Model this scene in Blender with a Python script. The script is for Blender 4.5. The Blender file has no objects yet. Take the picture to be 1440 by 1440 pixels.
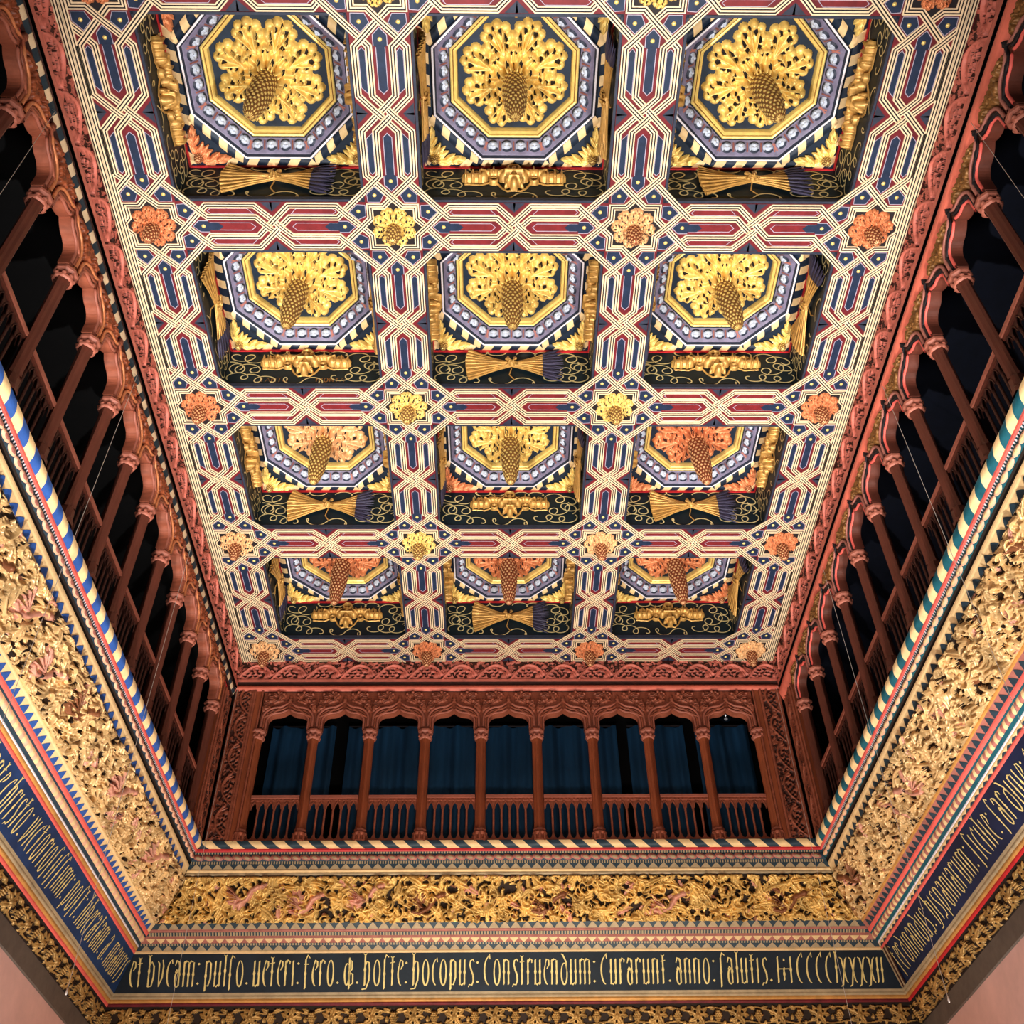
import bpy, bmesh, math, random
import numpy as np
from mathutils import Matrix, Vector

C = bpy.context.scene.collection
PI = math.pi
Z0 = 1.6                      # eye height; all z below are measured from the eye and lifted by Z0
H = 7.837                     # underside of the ceiling beams
D = 1.9444; Y0 = 4.5633       # row spacing and first junction row
CM = 7.30                     # end wall offset: Y = CM + o for a profile offset o
HB = 0.225                    # half beam width
YS = 1.6                      # near end of the modelled hall
ROWY = [Y0 + D * j for j in (-1, 0, 1, 2, 3)]
COLX = [-3.0, -1.0, 1.0, 3.0]
ORD = ['first', 'second', 'third', 'fourth', 'fifth', 'sixth', 'seventh', 'eighth', 'ninth', 'tenth', 'eleventh', 'twelfth', 'thirteenth', 'fourteenth']

# ------------------------------------------------------------------ materials
def lin(c):
    return tuple(((x / 255) / 12.92 if x / 255 <= .04045 else ((x / 255 + .055) / 1.055) ** 2.4) for x in c) + (1.0,)

def mat(name, rgb, rough=.55, metal=0.0, var=.25, scale=9.0, bump=.0, stretch=None, spec=.4):
    m = bpy.data.materials.new(name); m.use_nodes = True
    nt = m.node_tree; b = nt.nodes['Principled BSDF']
    b.inputs['Roughness'].default_value = rough; b.inputs['Metallic'].default_value = metal
    b.inputs['Specular IOR Level'].default_value = spec
    tc = nt.nodes.new('ShaderNodeTexCoord'); mp = nt.nodes.new('ShaderNodeMapping')
    nt.links.new(tc.outputs['Object'], mp.inputs['Vector'])
    if stretch: mp.inputs['Scale'].default_value = stretch
    no = nt.nodes.new('ShaderNodeTexNoise'); no.inputs['Scale'].default_value = scale
    no.inputs['Detail'].default_value = 5; no.inputs['Roughness'].default_value = .65
    nt.links.new(mp.outputs['Vector'], no.inputs['Vector'])
    cr = nt.nodes.new('ShaderNodeValToRGB')
    c = lin(rgb); lo = tuple(x * (1 - var) for x in c[:3]) + (1,); hi = tuple(min(1, x * (1 + var)) for x in c[:3]) + (1,)
    cr.color_ramp.elements[0].position = .3; cr.color_ramp.elements[0].color = lo
    cr.color_ramp.elements[1].position = .7; cr.color_ramp.elements[1].color = hi
    nt.links.new(no.outputs['Fac'], cr.inputs['Fac']); nt.links.new(cr.outputs['Color'], b.inputs['Base Color'])
    if bump > 0:
        bp = nt.nodes.new('ShaderNodeBump'); bp.inputs['Strength'].default_value = bump; bp.inputs['Distance'].default_value = .01
        nt.links.new(no.outputs['Fac'], bp.inputs['Height']); nt.links.new(bp.outputs['Normal'], b.inputs['Normal'])
    return m

M = {}
M['cream'] = mat('cream_paint', (236, 214, 178), .5, 0, .12)
M['dark'] = mat('dark_line_paint', (36, 30, 34), .6)
M['maroon'] = mat('maroon_paint', (112, 34, 42), .55, 0, .3)
M['red_inlay'] = mat('red_inlay_paint', (122, 40, 44), .5, 0, .25)
M['blue'] = mat('blue_paint', (36, 51, 76), .5, 0, .3)
M['slate'] = mat('slate_paint', (52, 58, 74), .55, 0, .3)
M['lilac'] = mat('lilac_line_paint', (176, 168, 184), .5, 0, .15)
M['gold'] = mat('gilding', (238, 204, 124), .36, .22, .22, 16, .25)
M['gold_deep'] = mat('deep_gilding', (202, 160, 92), .38, .25, .28, 14, .2)
M['gold_pale'] = mat('pale_gilding', (242, 214, 134), .38, .3, .15, 16, .15)
M['gold_brown'] = mat('brown_gilding', (150, 108, 62), .42, .2, .3, 20, .2)
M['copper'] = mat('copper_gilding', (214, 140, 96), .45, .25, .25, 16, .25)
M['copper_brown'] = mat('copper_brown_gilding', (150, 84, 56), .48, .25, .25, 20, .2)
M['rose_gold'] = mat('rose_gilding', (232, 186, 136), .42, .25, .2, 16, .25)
M['navy'] = mat('navy_panel_paint', (27, 42, 60), .5, 0, .35, 5)
M['teal_black'] = mat('dark_teal_paint', (20, 38, 46), .5, 0, .35, 5)
M['scroll'] = mat('scroll_line_gilding', (222, 206, 152), .5, .1, .2)
M['grey_tip'] = mat('grey_arrow_paint', (66, 62, 84), .5, .1, .2)
M['red_line'] = mat('red_line_paint', (196, 48, 52), .5, 0, .15)
M['white'] = mat('white_fillet_paint', (226, 220, 224), .5, 0, .1)
M['band_pink'] = mat('mauve_band_paint', (124, 118, 140), .55, 0, .25, 14)
M['bead_grey'] = mat('grey_blue_bead_paint', (190, 198, 212), .5, 0, .15)
M['ground'] = mat('carving_ground_shade', (48, 31, 18), .7, 0, .3)  # dark ground of the gilt carving, deepened as painted shade in its gaps
M['g_end'] = mat('frieze_gilding', (222, 184, 112), .34, .25, .4, 6, .3)
M['g_side'] = mat('frieze_light_gilding', (212, 178, 126), .33, .12, .42, 5, .3)
M['g_pink'] = mat('frieze_rose_paint', (206, 150, 128), .45, .1, .3, 9, .25)
M['g_brown'] = mat('frieze_brown_paint', (136, 88, 58), .45, .15, .3, 9, .25)
M['g_low'] = mat('lower_frieze_gilding', (178, 142, 84), .4, .25, .35, 9, .3)
M['wood'] = mat('carved_wood', (152, 88, 66), .5, 0, .28, 5, .2, (1, 1, 6))
M['wood_frieze'] = mat('pink_carved_wood', (200, 118, 102), .55, 0, .22, 6, .2)
M['wood_ground'] = mat('dark_carved_wood', (72, 40, 32), .65, 0, .3, 8)
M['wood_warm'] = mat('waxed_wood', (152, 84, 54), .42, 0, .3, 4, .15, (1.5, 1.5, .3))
M['wood_dark'] = mat('waxed_wood_shaded', (106, 58, 45), .5, 0, .3, 4, .15, (1.5, 1.5, .3))  # darker copy of the waxed wood, puts gallery shade into the sides
M['wood_red'] = mat('red_wood_moulding', (214, 118, 98), .45, 0, .2, 3, .1)
M['wood_deep'] = mat('shaded_wood', (76, 42, 34), .55, 0, .3, 4, .15)  # gallery shade painted into the side balustrades
M['night'] = mat('unlit_gallery_navy', (13, 20, 38), .8)  # dark navy stands in for the dimness of the right gallery
M['wood_pink'] = mat('rail_wood', (168, 104, 86), .5, 0, .2, 4)
M['black'] = mat('unlit_gallery_black', (10, 10, 12), .8)  # near-black colour stands in for the unlit gallery depth
M['curtain'] = mat('navy_cloth', (34, 84, 122), .85, 0, .25, 3, 0, (3, 3, .3))
M['pink_wall'] = mat('pink_plaster', (232, 194, 184), .85, 0, .08, 3, .1)
M['grey_strip'] = mat('grey_plaster_strip', (112, 102, 92), .8, 0, .15)
M['floor'] = mat('stone_floor', (120, 100, 84), .5, 0, .2, 3)
M['bd_blue'] = mat('bright_blue_paint', (52, 92, 158), .5, 0, .2)
M['bd_teal'] = mat('teal_paint', (28, 92, 104), .45, 0, .25)
M['bd_slate'] = mat('slate_blue_paint', (46, 66, 78), .5, 0, .3)
M['straw'] = mat('straw_paint', (230, 200, 150), .5, 0, .14)
M['salmon'] = mat('salmon_paint', (230, 110, 100), .5, 0, .12)
M['peach'] = mat('peach_paint', (226, 178, 148), .5, 0, .2, 12)
M['rose_spot'] = mat('rose_paint', (176, 116, 104), .5, 0, .2, 12)
M['ochre'] = mat('ochre_paint', (200, 150, 84), .45, .1, .2)
M['grey_fillet'] = mat('grey_fillet_paint', (174, 156, 124), .5, 0, .2)
M['letter'] = mat('letter_gilding', (232, 214, 146), .5, .1, .18)
M['ins_end'] = mat('inscription_ground', (26, 40, 52), .5, 0, .4, 3)
M['ins_left'] = mat('inscription_blue_ground', (34, 62, 104), .5, 0, .35, 3)
M['ins_right'] = mat('inscription_navy_ground', (28, 40, 72), .5, 0, .35, 3)
M['gap'] = mat('gap_shadow_paint', (40, 28, 20), .8)
M['wire'] = mat('steel_wire', (220, 216, 210), .4, .3, .05)
M['glass_dark'] = mat('smoked_dome', (8, 9, 12), .06, 0, .1, 9, 0, None, .8)
M['glint'] = mat('dome_glint', (180, 180, 186), .5)  # pale colour for the painted reflection on the camera dome

# ------------------------------------------------------------------ mesh building
class MB:
    def __init__(self): self.v = []; self.n = 0; self.f = []
    def add(self, P, F, m=0, smooth=False):
        P = np.asarray(P, float).reshape(-1, 3); F = np.asarray(F, int)
        if F.size == 0: return
        mi = np.broadcast_to(np.asarray(m, int), (len(F),))
        self.v.append(P); self.f.append((F + self.n, mi, smooth)); self.n += len(P)
    def grid(self, P, m=0, smooth=True, mask=None, closed=False):
        P = np.asarray(P, float); a, b = P.shape[:2]
        idx = np.arange(a * b).reshape(a, b)
        if closed: idx = np.hstack([idx, idx[:, :1]])
        q = np.stack([idx[:-1, :-1], idx[1:, :-1], idx[1:, 1:], idx[:-1, 1:]], -1).reshape(-1, 4)
        mm = m
        if isinstance(m, np.ndarray): mm = m.reshape(-1)
        if mask is not None:
            k = mask.reshape(-1); q = q[k]
            if isinstance(mm, np.ndarray): mm = mm[k]
        self.add(P.reshape(-1, 3), q, mm, smooth)
    def poly(self, pts, m=0): self.add(pts, [list(range(len(pts)))], m, False)
    def box(self, a, b, m=0):
        x0, y0, z0 = a; x1, y1, z1 = b
        P = [(x0, y0, z0), (x1, y0, z0), (x1, y1, z0), (x0, y1, z0), (x0, y0, z1), (x1, y0, z1), (x1, y1, z1), (x0, y1, z1)]
        self.add(P, [(0, 3, 2, 1), (4, 5, 6, 7), (0, 1, 5, 4), (1, 2, 6, 5), (2, 3, 7, 6), (3, 0, 4, 7)], m)
    def lathe(self, prof, seg=16, c=(0, 0, 0), m=0, smooth=True, rot=0):
        t = np.arange(seg) * 2 * PI / seg + rot
        P = np.array([[(c[0] + r * math.cos(a), c[1] + r * math.sin(a), c[2] + z) for a in t] for r, z in prof])
        self.grid(P, m, smooth, closed=True)
    def tube(self, pts, r, seg=8, m=0):
        pts = np.asarray(pts, float); n = len(pts); R = np.broadcast_to(np.asarray(r, float), (n,))
        T = np.gradient(pts, axis=0); T /= np.linalg.norm(T, axis=1)[:, None] + 1e-9
        up = np.array([0, 0, 1.]) if abs(T[0][2]) < .9 else np.array([1., 0, 0])
        A = np.cross(T, up); A /= np.linalg.norm(A, axis=1)[:, None] + 1e-9; B = np.cross(T, A)
        a = np.arange(seg) * 2 * PI / seg
        P = pts[:, None, :] + R[:, None, None] * (np.cos(a)[None, :, None] * A[:, None, :] + np.sin(a)[None, :, None] * B[:, None, :])
        self.grid(P, m, True, closed=True)
    def mesh(self, name, mats):
        me = bpy.data.meshes.new(name)
        V = np.concatenate(self.v); me.vertices.add(len(V)); me.vertices.foreach_set('co', V.astype(np.float32).ravel())
        loops = np.concatenate([F.ravel() for F, _, _ in self.f])
        tot = np.concatenate([np.full(len(F), F.shape[1]) for F, _, _ in self.f])
        mi = np.concatenate([m for _, m, _ in self.f]); sm = np.concatenate([np.full(len(F), s) for F, _, s in self.f])
        st = np.concatenate([[0], np.cumsum(tot)[:-1]])
        me.loops.add(len(loops)); me.loops.foreach_set('vertex_index', loops.astype(np.int32))
        me.polygons.add(len(tot)); me.polygons.foreach_set('loop_start', st.astype(np.int32)); me.polygons.foreach_set('loop_total', tot.astype(np.int32))
        me.polygons.foreach_set('material_index', mi.astype(np.int32)); me.polygons.foreach_set('use_smooth', sm)
        for m in mats: me.materials.append(M[m])
        me.update(calc_edges=True); me.validate()
        return me
    def build(self, name, mats, parent=None, loc=(0, 0, 0), rot=(0, 0, 0)):
        return inst(name, self.mesh(name, mats), parent, loc, rot)

def inst(name, me, parent=None, loc=(0, 0, 0), rot=(0, 0, 0), scale=(1, 1, 1)):
    o = bpy.data.objects.new(name, me); C.objects.link(o)
    o.parent = parent; o.location = loc; o.rotation_euler = rot; o.scale = scale
    return o

def swap(me, mats):
    c = me.copy()
    for i, m in enumerate(mats): c.materials[i] = M[m]
    return c

def tag(o, label, cat, group=None):
    o['label'] = label; o['category'] = cat
    if group: o['group'] = group
    return o

def thing(name, label, cat, loc, group=None, rz=0):
    o = bpy.data.objects.new(name, None); C.objects.link(o); o.location = loc; o.rotation_euler = (0, 0, rz)
    o.empty_display_size = .1
    return tag(o, label, cat, group)

def struct(name, mb, mats):
    o = mb.build(name, mats); o['kind'] = 'structure'; return o

# ------------------------------------------------------------------ carved relief (height fields)
class HF:
    def __init__(s, x0, x1, y0, y1, res):
        s.nx = max(2, int(round((x1 - x0) / res)) + 1); s.ny = max(2, int(round((y1 - y0) / res)) + 1)
        s.xs = np.linspace(x0, x1, s.nx); s.ys = np.linspace(y0, y1, s.ny)
        s.Z = np.zeros((s.nx, s.ny)); s.K = np.zeros((s.nx, s.ny), int)
    def win(s, x0, x1, y0, y1):
        i0, i1 = np.searchsorted(s.xs, [x0, x1]); j0, j1 = np.searchsorted(s.ys, [y0, y1])
        if i1 <= i0 or j1 <= j0: return None
        X, Y = np.meshgrid(s.xs[i0:i1], s.ys[j0:j1], indexing='ij')
        return slice(i0, i1), slice(j0, j1), X, Y
    def put(s, w, V, k):
        Z = s.Z[w[0], w[1]]; K = s.K[w[0], w[1]]; g = V > Z
        Z[g] = V[g]; K[g] = k
    def ball(s, x, y, r, h, k=1, base=0):
        w = s.win(x - r, x + r, y - r, y + r)
        if w is None: return
        d = ((w[2] - x) ** 2 + (w[3] - y) ** 2) / r ** 2
        s.put(w, np.where(d < 1, base + h * np.sqrt(np.maximum(0, 1 - d)), -1), k)
    def hole(s, x, y, r, z=0.0, k=0, asp=1, ang=0):
        R = r * max(1, asp); w = s.win(x - R, x + R, y - R, y + R)
        if w is None: return
        ca, sa = math.cos(ang), math.sin(ang); u = (w[2] - x) * ca + (w[3] - y) * sa; v = -(w[2] - x) * sa + (w[3] - y) * ca
        g = (u / (r * asp)) ** 2 + (v / r) ** 2 < 1
        Z = s.Z[w[0], w[1]]; K = s.K[w[0], w[1]]; Z[g] = np.minimum(Z[g], z); K[g] = k
    def ridge(s, pts, r, h, k=1, base=0, taper=None):
        pts = np.asarray(pts, float); n = len(pts) - 1
        for i in range(n):
            a, b = pts[i], pts[i + 1]; f = 1 if taper is None else taper[0] + (taper[1] - taper[0]) * i / max(1, n - 1)
            rr, hh = r * f, h * (0.6 + .4 * f)
            w = s.win(min(a[0], b[0]) - rr, max(a[0], b[0]) + rr, min(a[1], b[1]) - rr, max(a[1], b[1]) + rr)
            if w is None: continue
            e = b - a; L = e @ e + 1e-12
            t = np.clip(((w[2] - a[0]) * e[0] + (w[3] - a[1]) * e[1]) / L, 0, 1)
            d = ((w[2] - a[0] - t * e[0]) ** 2 + (w[3] - a[1] - t * e[1]) ** 2) / rr ** 2
            s.put(w, np.where(d < 1, base + hh * np.sqrt(np.maximum(0, 1 - d)), -1), k)
    def leaf(s, x, y, ang, L, W, h, k=1, base=0, lobes=0, bend=0.0):
        R = L + W; w = s.win(x - R, x + R, y - R, y + R)
        if w is None: return
        ca, sa = math.cos(ang), math.sin(ang)
        u = ((w[2] - x) * ca + (w[3] - y) * sa) / L; v = -(w[2] - x) * sa + (w[3] - y) * ca
        v = v - bend * L * u * u
        uu = np.clip(u, 0, 1)
        ww = W * np.sin(PI * uu ** .75) ** .7
        if lobes: ww = ww * (.78 + .3 * np.abs(np.sin(PI * lobes * uu)))
        q = np.abs(v) / (ww + 1e-6)
        val = base + h * (.45 + .55 * np.sin(PI * np.minimum(1, uu * .62 + .3))) * np.sqrt(np.maximum(0, 1 - q ** 2)) * (1 - .45 * np.exp(-(v / (.22 * W)) ** 2))
        s.put(w, np.where((u > 0) & (u < 1) & (q < 1), val, -1), k)
    def spiral(s, x, y, r0, a0, turns, sgn, rad, h, k=1, base=0):
        t = np.linspace(0, 1, 22); a = a0 + sgn * turns * 2 * PI * t; rr = r0 * (1 - .86 * t)
        s.ridge(np.stack([x + rr * np.cos(a), y + rr * np.sin(a)], 1), rad, h, k, base, (1, .7))
    def facemat(s): return np.maximum.reduce([s.K[:-1, :-1], s.K[1:, :-1], s.K[1:, 1:], s.K[:-1, 1:]]) if False else s.K[:-1, :-1]
    def mask(s): return (np.maximum.reduce([s.Z[:-1, :-1], s.Z[1:, :-1], s.Z[1:, 1:], s.Z[:-1, 1:]]) > 1e-4)

# ------------------------------------------------------------------ ceiling strapwork
STR = [(-.0265, -.0160, 0), (-.0160, -.0065, 1), (-.0065, .0065, 0), (.0065, .0160, 1), (.0160, .0265, 0)]
def offs(pts, d, closed=False):
    p = np.asarray(pts, float)[:, :2]; n = len(p); out = []
    for i in range(n):
        a = p[i - 1] if (i > 0 or closed) else None; b = p[(i + 1) % n] if (i < n - 1 or closed) else None
        t1 = None if a is None else (p[i] - a) / (np.linalg.norm(p[i] - a) + 1e-12)
        t2 = None if b is None else (b - p[i]) / (np.linalg.norm(b - p[i]) + 1e-12)
        if t1 is None: t1 = t2
        if t2 is None: t2 = t1
        n1 = np.array([-t1[1], t1[0]]); n2 = np.array([-t2[1], t2[0]]); m = n1 + n2; m /= np.linalg.norm(m) + 1e-12
        out.append(p[i] + m * d / max(.35, m @ n1))
    return np.array(out)
def strand(mb, pts, tf=lambda P: P, base=-.010):
    """triple cream fillet; pts rows are x, y, lift"""
    pts = np.asarray(pts, float); z = base - pts[:, 2]
    for a, b, m in STR:
        A, B = offs(pts, a), offs(pts, b); dz = .003 if m else 0
        P = np.stack([np.column_stack([A, z + dz]), np.column_stack([B, z + dz])], 1)
        mb.grid(tf(P), m, False)
    for d in (-.0265, .0265):
        A = offs(pts, d); P = np.stack([np.column_stack([A, z]), np.column_stack([A, z + .012])], 1); mb.grid(tf(P), 0, False)
def outline(mb, pts, w, m, z, tf, closed=True):
    A, B = offs(pts, -w / 2, closed), offs(pts, w / 2, closed)
    if closed: A = np.vstack([A, A[:1]]); B = np.vstack([B, B[:1]])
    P = np.stack([np.column_stack([A, np.full(len(A), z)]), np.column_stack([B, np.full(len(B), z)])], 1)
    mb.grid(tf(P), m, False)
def field(mb, pts, m, tf, line=4, z=-.003):
    P = np.column_stack([np.asarray(pts, float), np.full(len(pts), z)])
    mb.poly(tf(P), m)
    if line is not None: outline(mb, pts, .005, line, z - .0015, tf)
def dot(mb, x, y, r, m, tf, z=-.003, h=.010):
    t = np.arange(10) * 2 * PI / 10
    P = np.array([[(x + r * k * math.cos(a), y + r * k * math.sin(a), z - h * math.sqrt(max(0, 1 - k * k))) for a in t] for k in (1, .8, .45, .02)])
    mb.grid(tf(P), m, True, closed=True)
def weave(segs, cross):
    """segs: corner points; cross: list of (point, lift) -> polyline with lifts"""
    out = []
    for i in range(len(segs) - 1):
        a, b = np.array(segs[i], float), np.array(segs[i + 1], float); out.append((a[0], a[1], 0.0)); L = np.linalg.norm(b - a)
        hits = []
        for c, l in cross:
            c = np.array(c, float); t = (c - a) @ (b - a) / L
            if 0 < t < L and np.linalg.norm(a + (b - a) * t / L - c) < .01: hits.append((t, l))
        for t, l in sorted(hits):
            for dt in (-.026, .026):
                q = a + (b - a) * min(max(t + dt, .001), L - .001) / L; out.append((q[0], q[1], l))
    out.append((segs[-1][0], segs[-1][1], 0.0))
    return out
LF = .0045
def rot2(k):
    c, s = round(math.cos(k * PI / 2)), round(math.sin(k * PI / 2))
    def tf(P):
        P = np.array(P, float); x, y = P[..., 0].copy(), P[..., 1].copy(); P[..., 0] = c * x - s * y; P[..., 1] = s * x + c * y; return P
    return tf
SM = ['cream', 'dark', 'blue', 'maroon', 'lilac', 'gold_pale', 'slate', 'red_inlay']
def junction_mesh():
    mb = MB(); e = .470
    for k in range(4):
        tf = rot2(k)
        A = [(-.195, e), (-.195, .465), (.08, .19), (.19, .19), (.19, .08), (.465, -.195), (e, -.195)]
        strand(mb, weave(A, [((-.14, .41), LF), ((0, .27), -LF), ((.27, 0), LF), ((.41, -.14), -LF)]), tf)
        B = [(-.087, e), (-.087, .463), (-.463, .087), (-e, .087)]
        strand(mb, weave(B, [((-.14, .41), -LF), ((-.41, .14), LF)]), tf)
        for s in (-1, 1):
            kite = [(.10 * s, .228), (.20 * s, .228), (.205 * s, .295), (.137 * s, .362), (.068 * s, .293)]
            field(mb, kite if s > 0 else kite[::-1], 2, tf); dot(mb, .142 * s, .288, .017, 5, tf)
        field(mb, [(0, .325), (.052, .38), (.052, .46), (-.052, .46), (-.052, .38)], 2, tf, None); dot(mb, 0, .412, .017, 5, tf)
        outline(mb, [(-.052, .46), (-.052, .38), (0, .325), (.052, .38), (.052, .46)], .006, 4, -.0045, tf, False)
    star = []
    for k in range(4): star += [tuple(rot2(k)(np.array([q[0], q[1], 0.]))[:2]) for q in ((.27, 0), (.19, .08), (.19, .19), (.08, .19))]
    mb.poly([(x * .9, y * .9, -.002) for x, y in star][::-1], 1)
    return mb.mesh('strapwork', SM)
def span_mesh(L, kind):
    """strapwork of one beam between two junctions, along local y, centred"""
    mb = MB(); e = L / 2 - .468; I = lambda P: np.asarray(P, float)
    c13, c14, c23, c24 = (-.054, 0), (0, .054), (0, -.054), (.054, 0)
    for pts, cr in (([(-.195, -e), (-.195, -.141), (.087, .141), (.087, e)], [(c13, LF), (c14, -LF)]),
                    ([(-.087, -e), (-.087, -.141), (.195, .141), (.195, e)], [(c23, -LF), (c24, LF)]),
                    ([(.087, -e), (.087, -.141), (-.195, .141), (-.195, e)], [(c23, LF), (c13, -LF)]),
                    ([(.195, -e), (.195, -.141), (-.087, .141), (-.087, e)], [(c24, -LF), (c14, LF)])):
        strand(mb, weave(pts, cr), I)
    ic, isd = (2, 2) if kind == 'long' else (2, 7)
    for s in (-1, 1):
        tf = (lambda s: (lambda P: np.asarray(P, float) * np.array([s, s, 1])))(s)
        field(mb, [(-.034, e + .01), (-.034, .19), (0, .155), (.034, .19), (.034, e + .01)], 2 if kind == 'long' else 7, tf, None)
        outline(mb, [(-.034, e), (-.034, .19), (0, .155), (.034, .19), (.034, e)], .006, 4, -.0045, tf, False)
        if kind == 'cross': field(mb, [(-.034, e + .01), (-.034, e - .07), (0, e - .11), (.034, e - .07), (.034, e + .01)], 2, tf, None, -.005)
        for q in (-1, 1):
            x = .141 * q; w = .024; t = .03 * q
            P = [(x - w, .178 - t * .8), (x + w, .178 + t * .8), (x + w, e - .03), (x, e - .002), (x - w, e - .03)]
            field(mb, P, isd, tf)
            N = [(.222 * q, -.01), (.222 * q, .09), (.135 * q, .0)]
            mb.poly(tf([(a, b, -.002) for a, b in N]), 6)
    return mb.mesh('strapwork', SM)
def clip_x(me, x, keep):
    bm = bmesh.new(); bm.from_mesh(me)
    bmesh.ops.bisect_plane(bm, geom=bm.verts[:] + bm.edges[:] + bm.faces[:], plane_co=(x, 0, 0), plane_no=(keep, 0, 0), clear_inner=True)
    bm.to_mesh(me); bm.free(); return me

HZ = H + Z0
def beam_body(mb, x0, x1, y0, y1):
    mb.box((x0, y0, HZ), (x1, y1, HZ + .66), 0)
j_me = junction_mesh(); lspan = span_mesh(D, 'long'); cspan = span_mesh(2.0, 'cross')
side_words = ['at the left edge of the ceiling', 'left of the middle coffers', 'right of the middle coffers', 'at the right edge of the ceiling']
for c, x in enumerate(COLX):
    yb = ROWY[0] - .3
    t = thing('ceiling_beam', 'long painted ceiling beam with interlaced cream straps and blue inlays ' + side_words[c], 'ceiling beam', (x, yb, HZ), 'long ceiling beams')
    mb = MB(); beam_body(mb, -HB, HB, 0, 10.62 - yb); o = mb.build('beam_body', ['maroon'], t, (0, 0, -HZ))
    for j in range(4):
        me = lspan
        if c in (0, 3): me = clip_x(lspan.copy(), -.222 if c == 0 else .222, 1 if c == 0 else -1)
        inst('strapwork', me, t, (0, ROWY[j] + D / 2 - yb, 0))
rowname = ['at the top edge of the photo', 'between the first and second coffer rows', 'between the second and third coffer rows', 'between the third and fourth coffer rows', 'along the end gallery']
colname = ['left', 'middle', 'right']
for r, y in enumerate(ROWY):
    for c in range(3):
        xc = COLX[c] + 1
        t = thing('cross_beam', 'short cross beam with red inlays, %s span, %s' % (colname[c], rowname[r]), 'ceiling beam', (xc, y, HZ), 'short cross beams')
        mb = MB(); mb.box((-1 + HB + .001, -HB, 0), (1 - HB - .001, HB, .66), 0); mb.build('beam_body', ['maroon'], t)
        inst('strapwork', cspan, t, (0, 0, 0), (0, 0, PI / 2))

# ------------------------------------------------------------------ pine cones and rosettes
def cone_mesh(R, L, rows=18, n=14, name='pine_cone'):
    mb = MB(); su, sv = 6, 6; nu, nv = rows * su, n * sv
    t = np.linspace(0, 1, nu + 1)[:, None]; a = (np.arange(nv) / nv)[None, :]
    prof = np.interp(t, [0, .08, .25, .45, .7, .88, .96, 1], np.array([.7, .9, 1, 1, .84, .56, .32, .02])) * R
    row = np.floor(t * rows - 1e-6); ph = a * n + .5 * (row % 2)
    da = (ph - np.floor(ph)) - .5; dt = (t * rows - row) - .45
    b = np.maximum(0, 1 - (da / .5) ** 2 - (dt / .6) ** 2)
    r = prof + R * .13 * np.sqrt(b) * np.minimum(1, prof / R * 2)
    ang = a * 2 * PI
    P = np.stack([r * np.cos(ang), r * np.sin(ang), -t * L + 0 * a], -1)
    m = (b > .70).astype(int)[:-1]
    mb.grid(P, m, True, closed=True)
    return mb.mesh(name, ['gold_brown', 'gold_pale'])
def rosette_mesh(R, n, seed, res, dome, inner=True):
    rnd = random.Random(seed); h = HF(-R * 1.06, R * 1.06, -R * 1.06, R * 1.06, res)
    hs = dome
    for k in range(n):
        a = (k + .5) * 2 * PI / n; ca, sa = math.cos(a), math.sin(a)
        def P(r, s): return r * R * ca - s * R * sa, r * R * sa + s * R * ca
        g = 8.0 / n
        x, y = P(.34, 0); h.leaf(x, y, a, .58 * R, .20 * R * g, hs * .55, 1, 0, 0)
        for q in (-1.9, -1.15, -.4, .4, 1.15, 1.9):           # curled rim of the lobe
            x, y = P(.72 + .205 * math.cos(q), .205 * g * math.sin(q) * 1.05); h.ball(x, y, .088 * R, hs * (.50 + .14 * math.cos(q * 3)) * rnd.uniform(.9, 1.1), 1)
        for rr, ss, br, hh in ((.60, .15, .09, .72), (.60, -.15, .09, .72), (.80, 0, .07, .62), (.66, 0, .06, .8)):
            x, y = P(rr, ss * g); h.ball(x, y, br * R, hs * hh, 1)
        for rr, ss, hr in ((.80, .10, .040), (.80, -.10, .040), (.68, .135, .034), (.68, -.135, .034), (.53, .06, .038), (.53, -.06, .038), (.90, 0, .022)):
            x, y = P(rr, ss * g); h.hole(x, y, hr * R, .004, 2, 1.3, a)
        for q in (-.5, 0, .5):
            x0, y0 = P(.42, 0); x1, y1 = P(.72 + .17 * math.cos(q * 2), .17 * g * math.sin(q * 2)); h.ridge([(x0, y0), (x1, y1)], .020 * R, hs * .88, 1)
        a2 = k * 2 * PI / n; c2, s2 = math.cos(a2), math.sin(a2)
        h.leaf(.24 * R * c2, .24 * R * s2, a2, .36 * R, .10 * R * g, hs * .95, 1)
        for s in (-1, 0, 1):
            h.ball(.50 * R * math.cos(a2 + s * .16), .50 * R * math.sin(a2 + s * .16), .062 * R, hs * (1.05 if s else .95), 1)
        for s in (-1, 1):
            h.hole(.455 * R * math.cos(a2 + s * .10), .455 * R * math.sin(a2 + s * .10), .026 * R, hs * .1, 2)
            h.hole(.58 * R * math.cos(a2 + s * .20), .58 * R * math.sin(a2 + s * .20), .034 * R, .004, 2)
    if inner:
        for k in range(n):
            a = (k + .5) * 2 * PI / n
            h.leaf(.12 * R * math.cos(a), .12 * R * math.sin(a), a, .27 * R, .085 * R, hs * 1.75, 1)
            h.hole(.31 * R * math.cos(a), .31 * R * math.sin(a), .032 * R, hs * .6, 2)
    h.ball(0, 0, .2 * R, hs * 1.2, 1)
    X, Y = np.meshgrid(h.xs, h.ys, indexing='ij')
    mb = MB(); mb.grid(np.stack([X, Y, -h.Z], -1), h.facemat(), True, h.mask())
    return mb.mesh('leaf_rosette', ['gold', 'gold', 'dark'])  # holes coloured dark to paint in the shade of the recesses
big_ros = [rosette_mesh(.455, 8, s, .0052, .13) for s in (1, 2)]
big_ros9 = big_ros
sm_ros = [rosette_mesh(.185, 8, s, .0042, .06) for s in (3,)]
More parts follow.
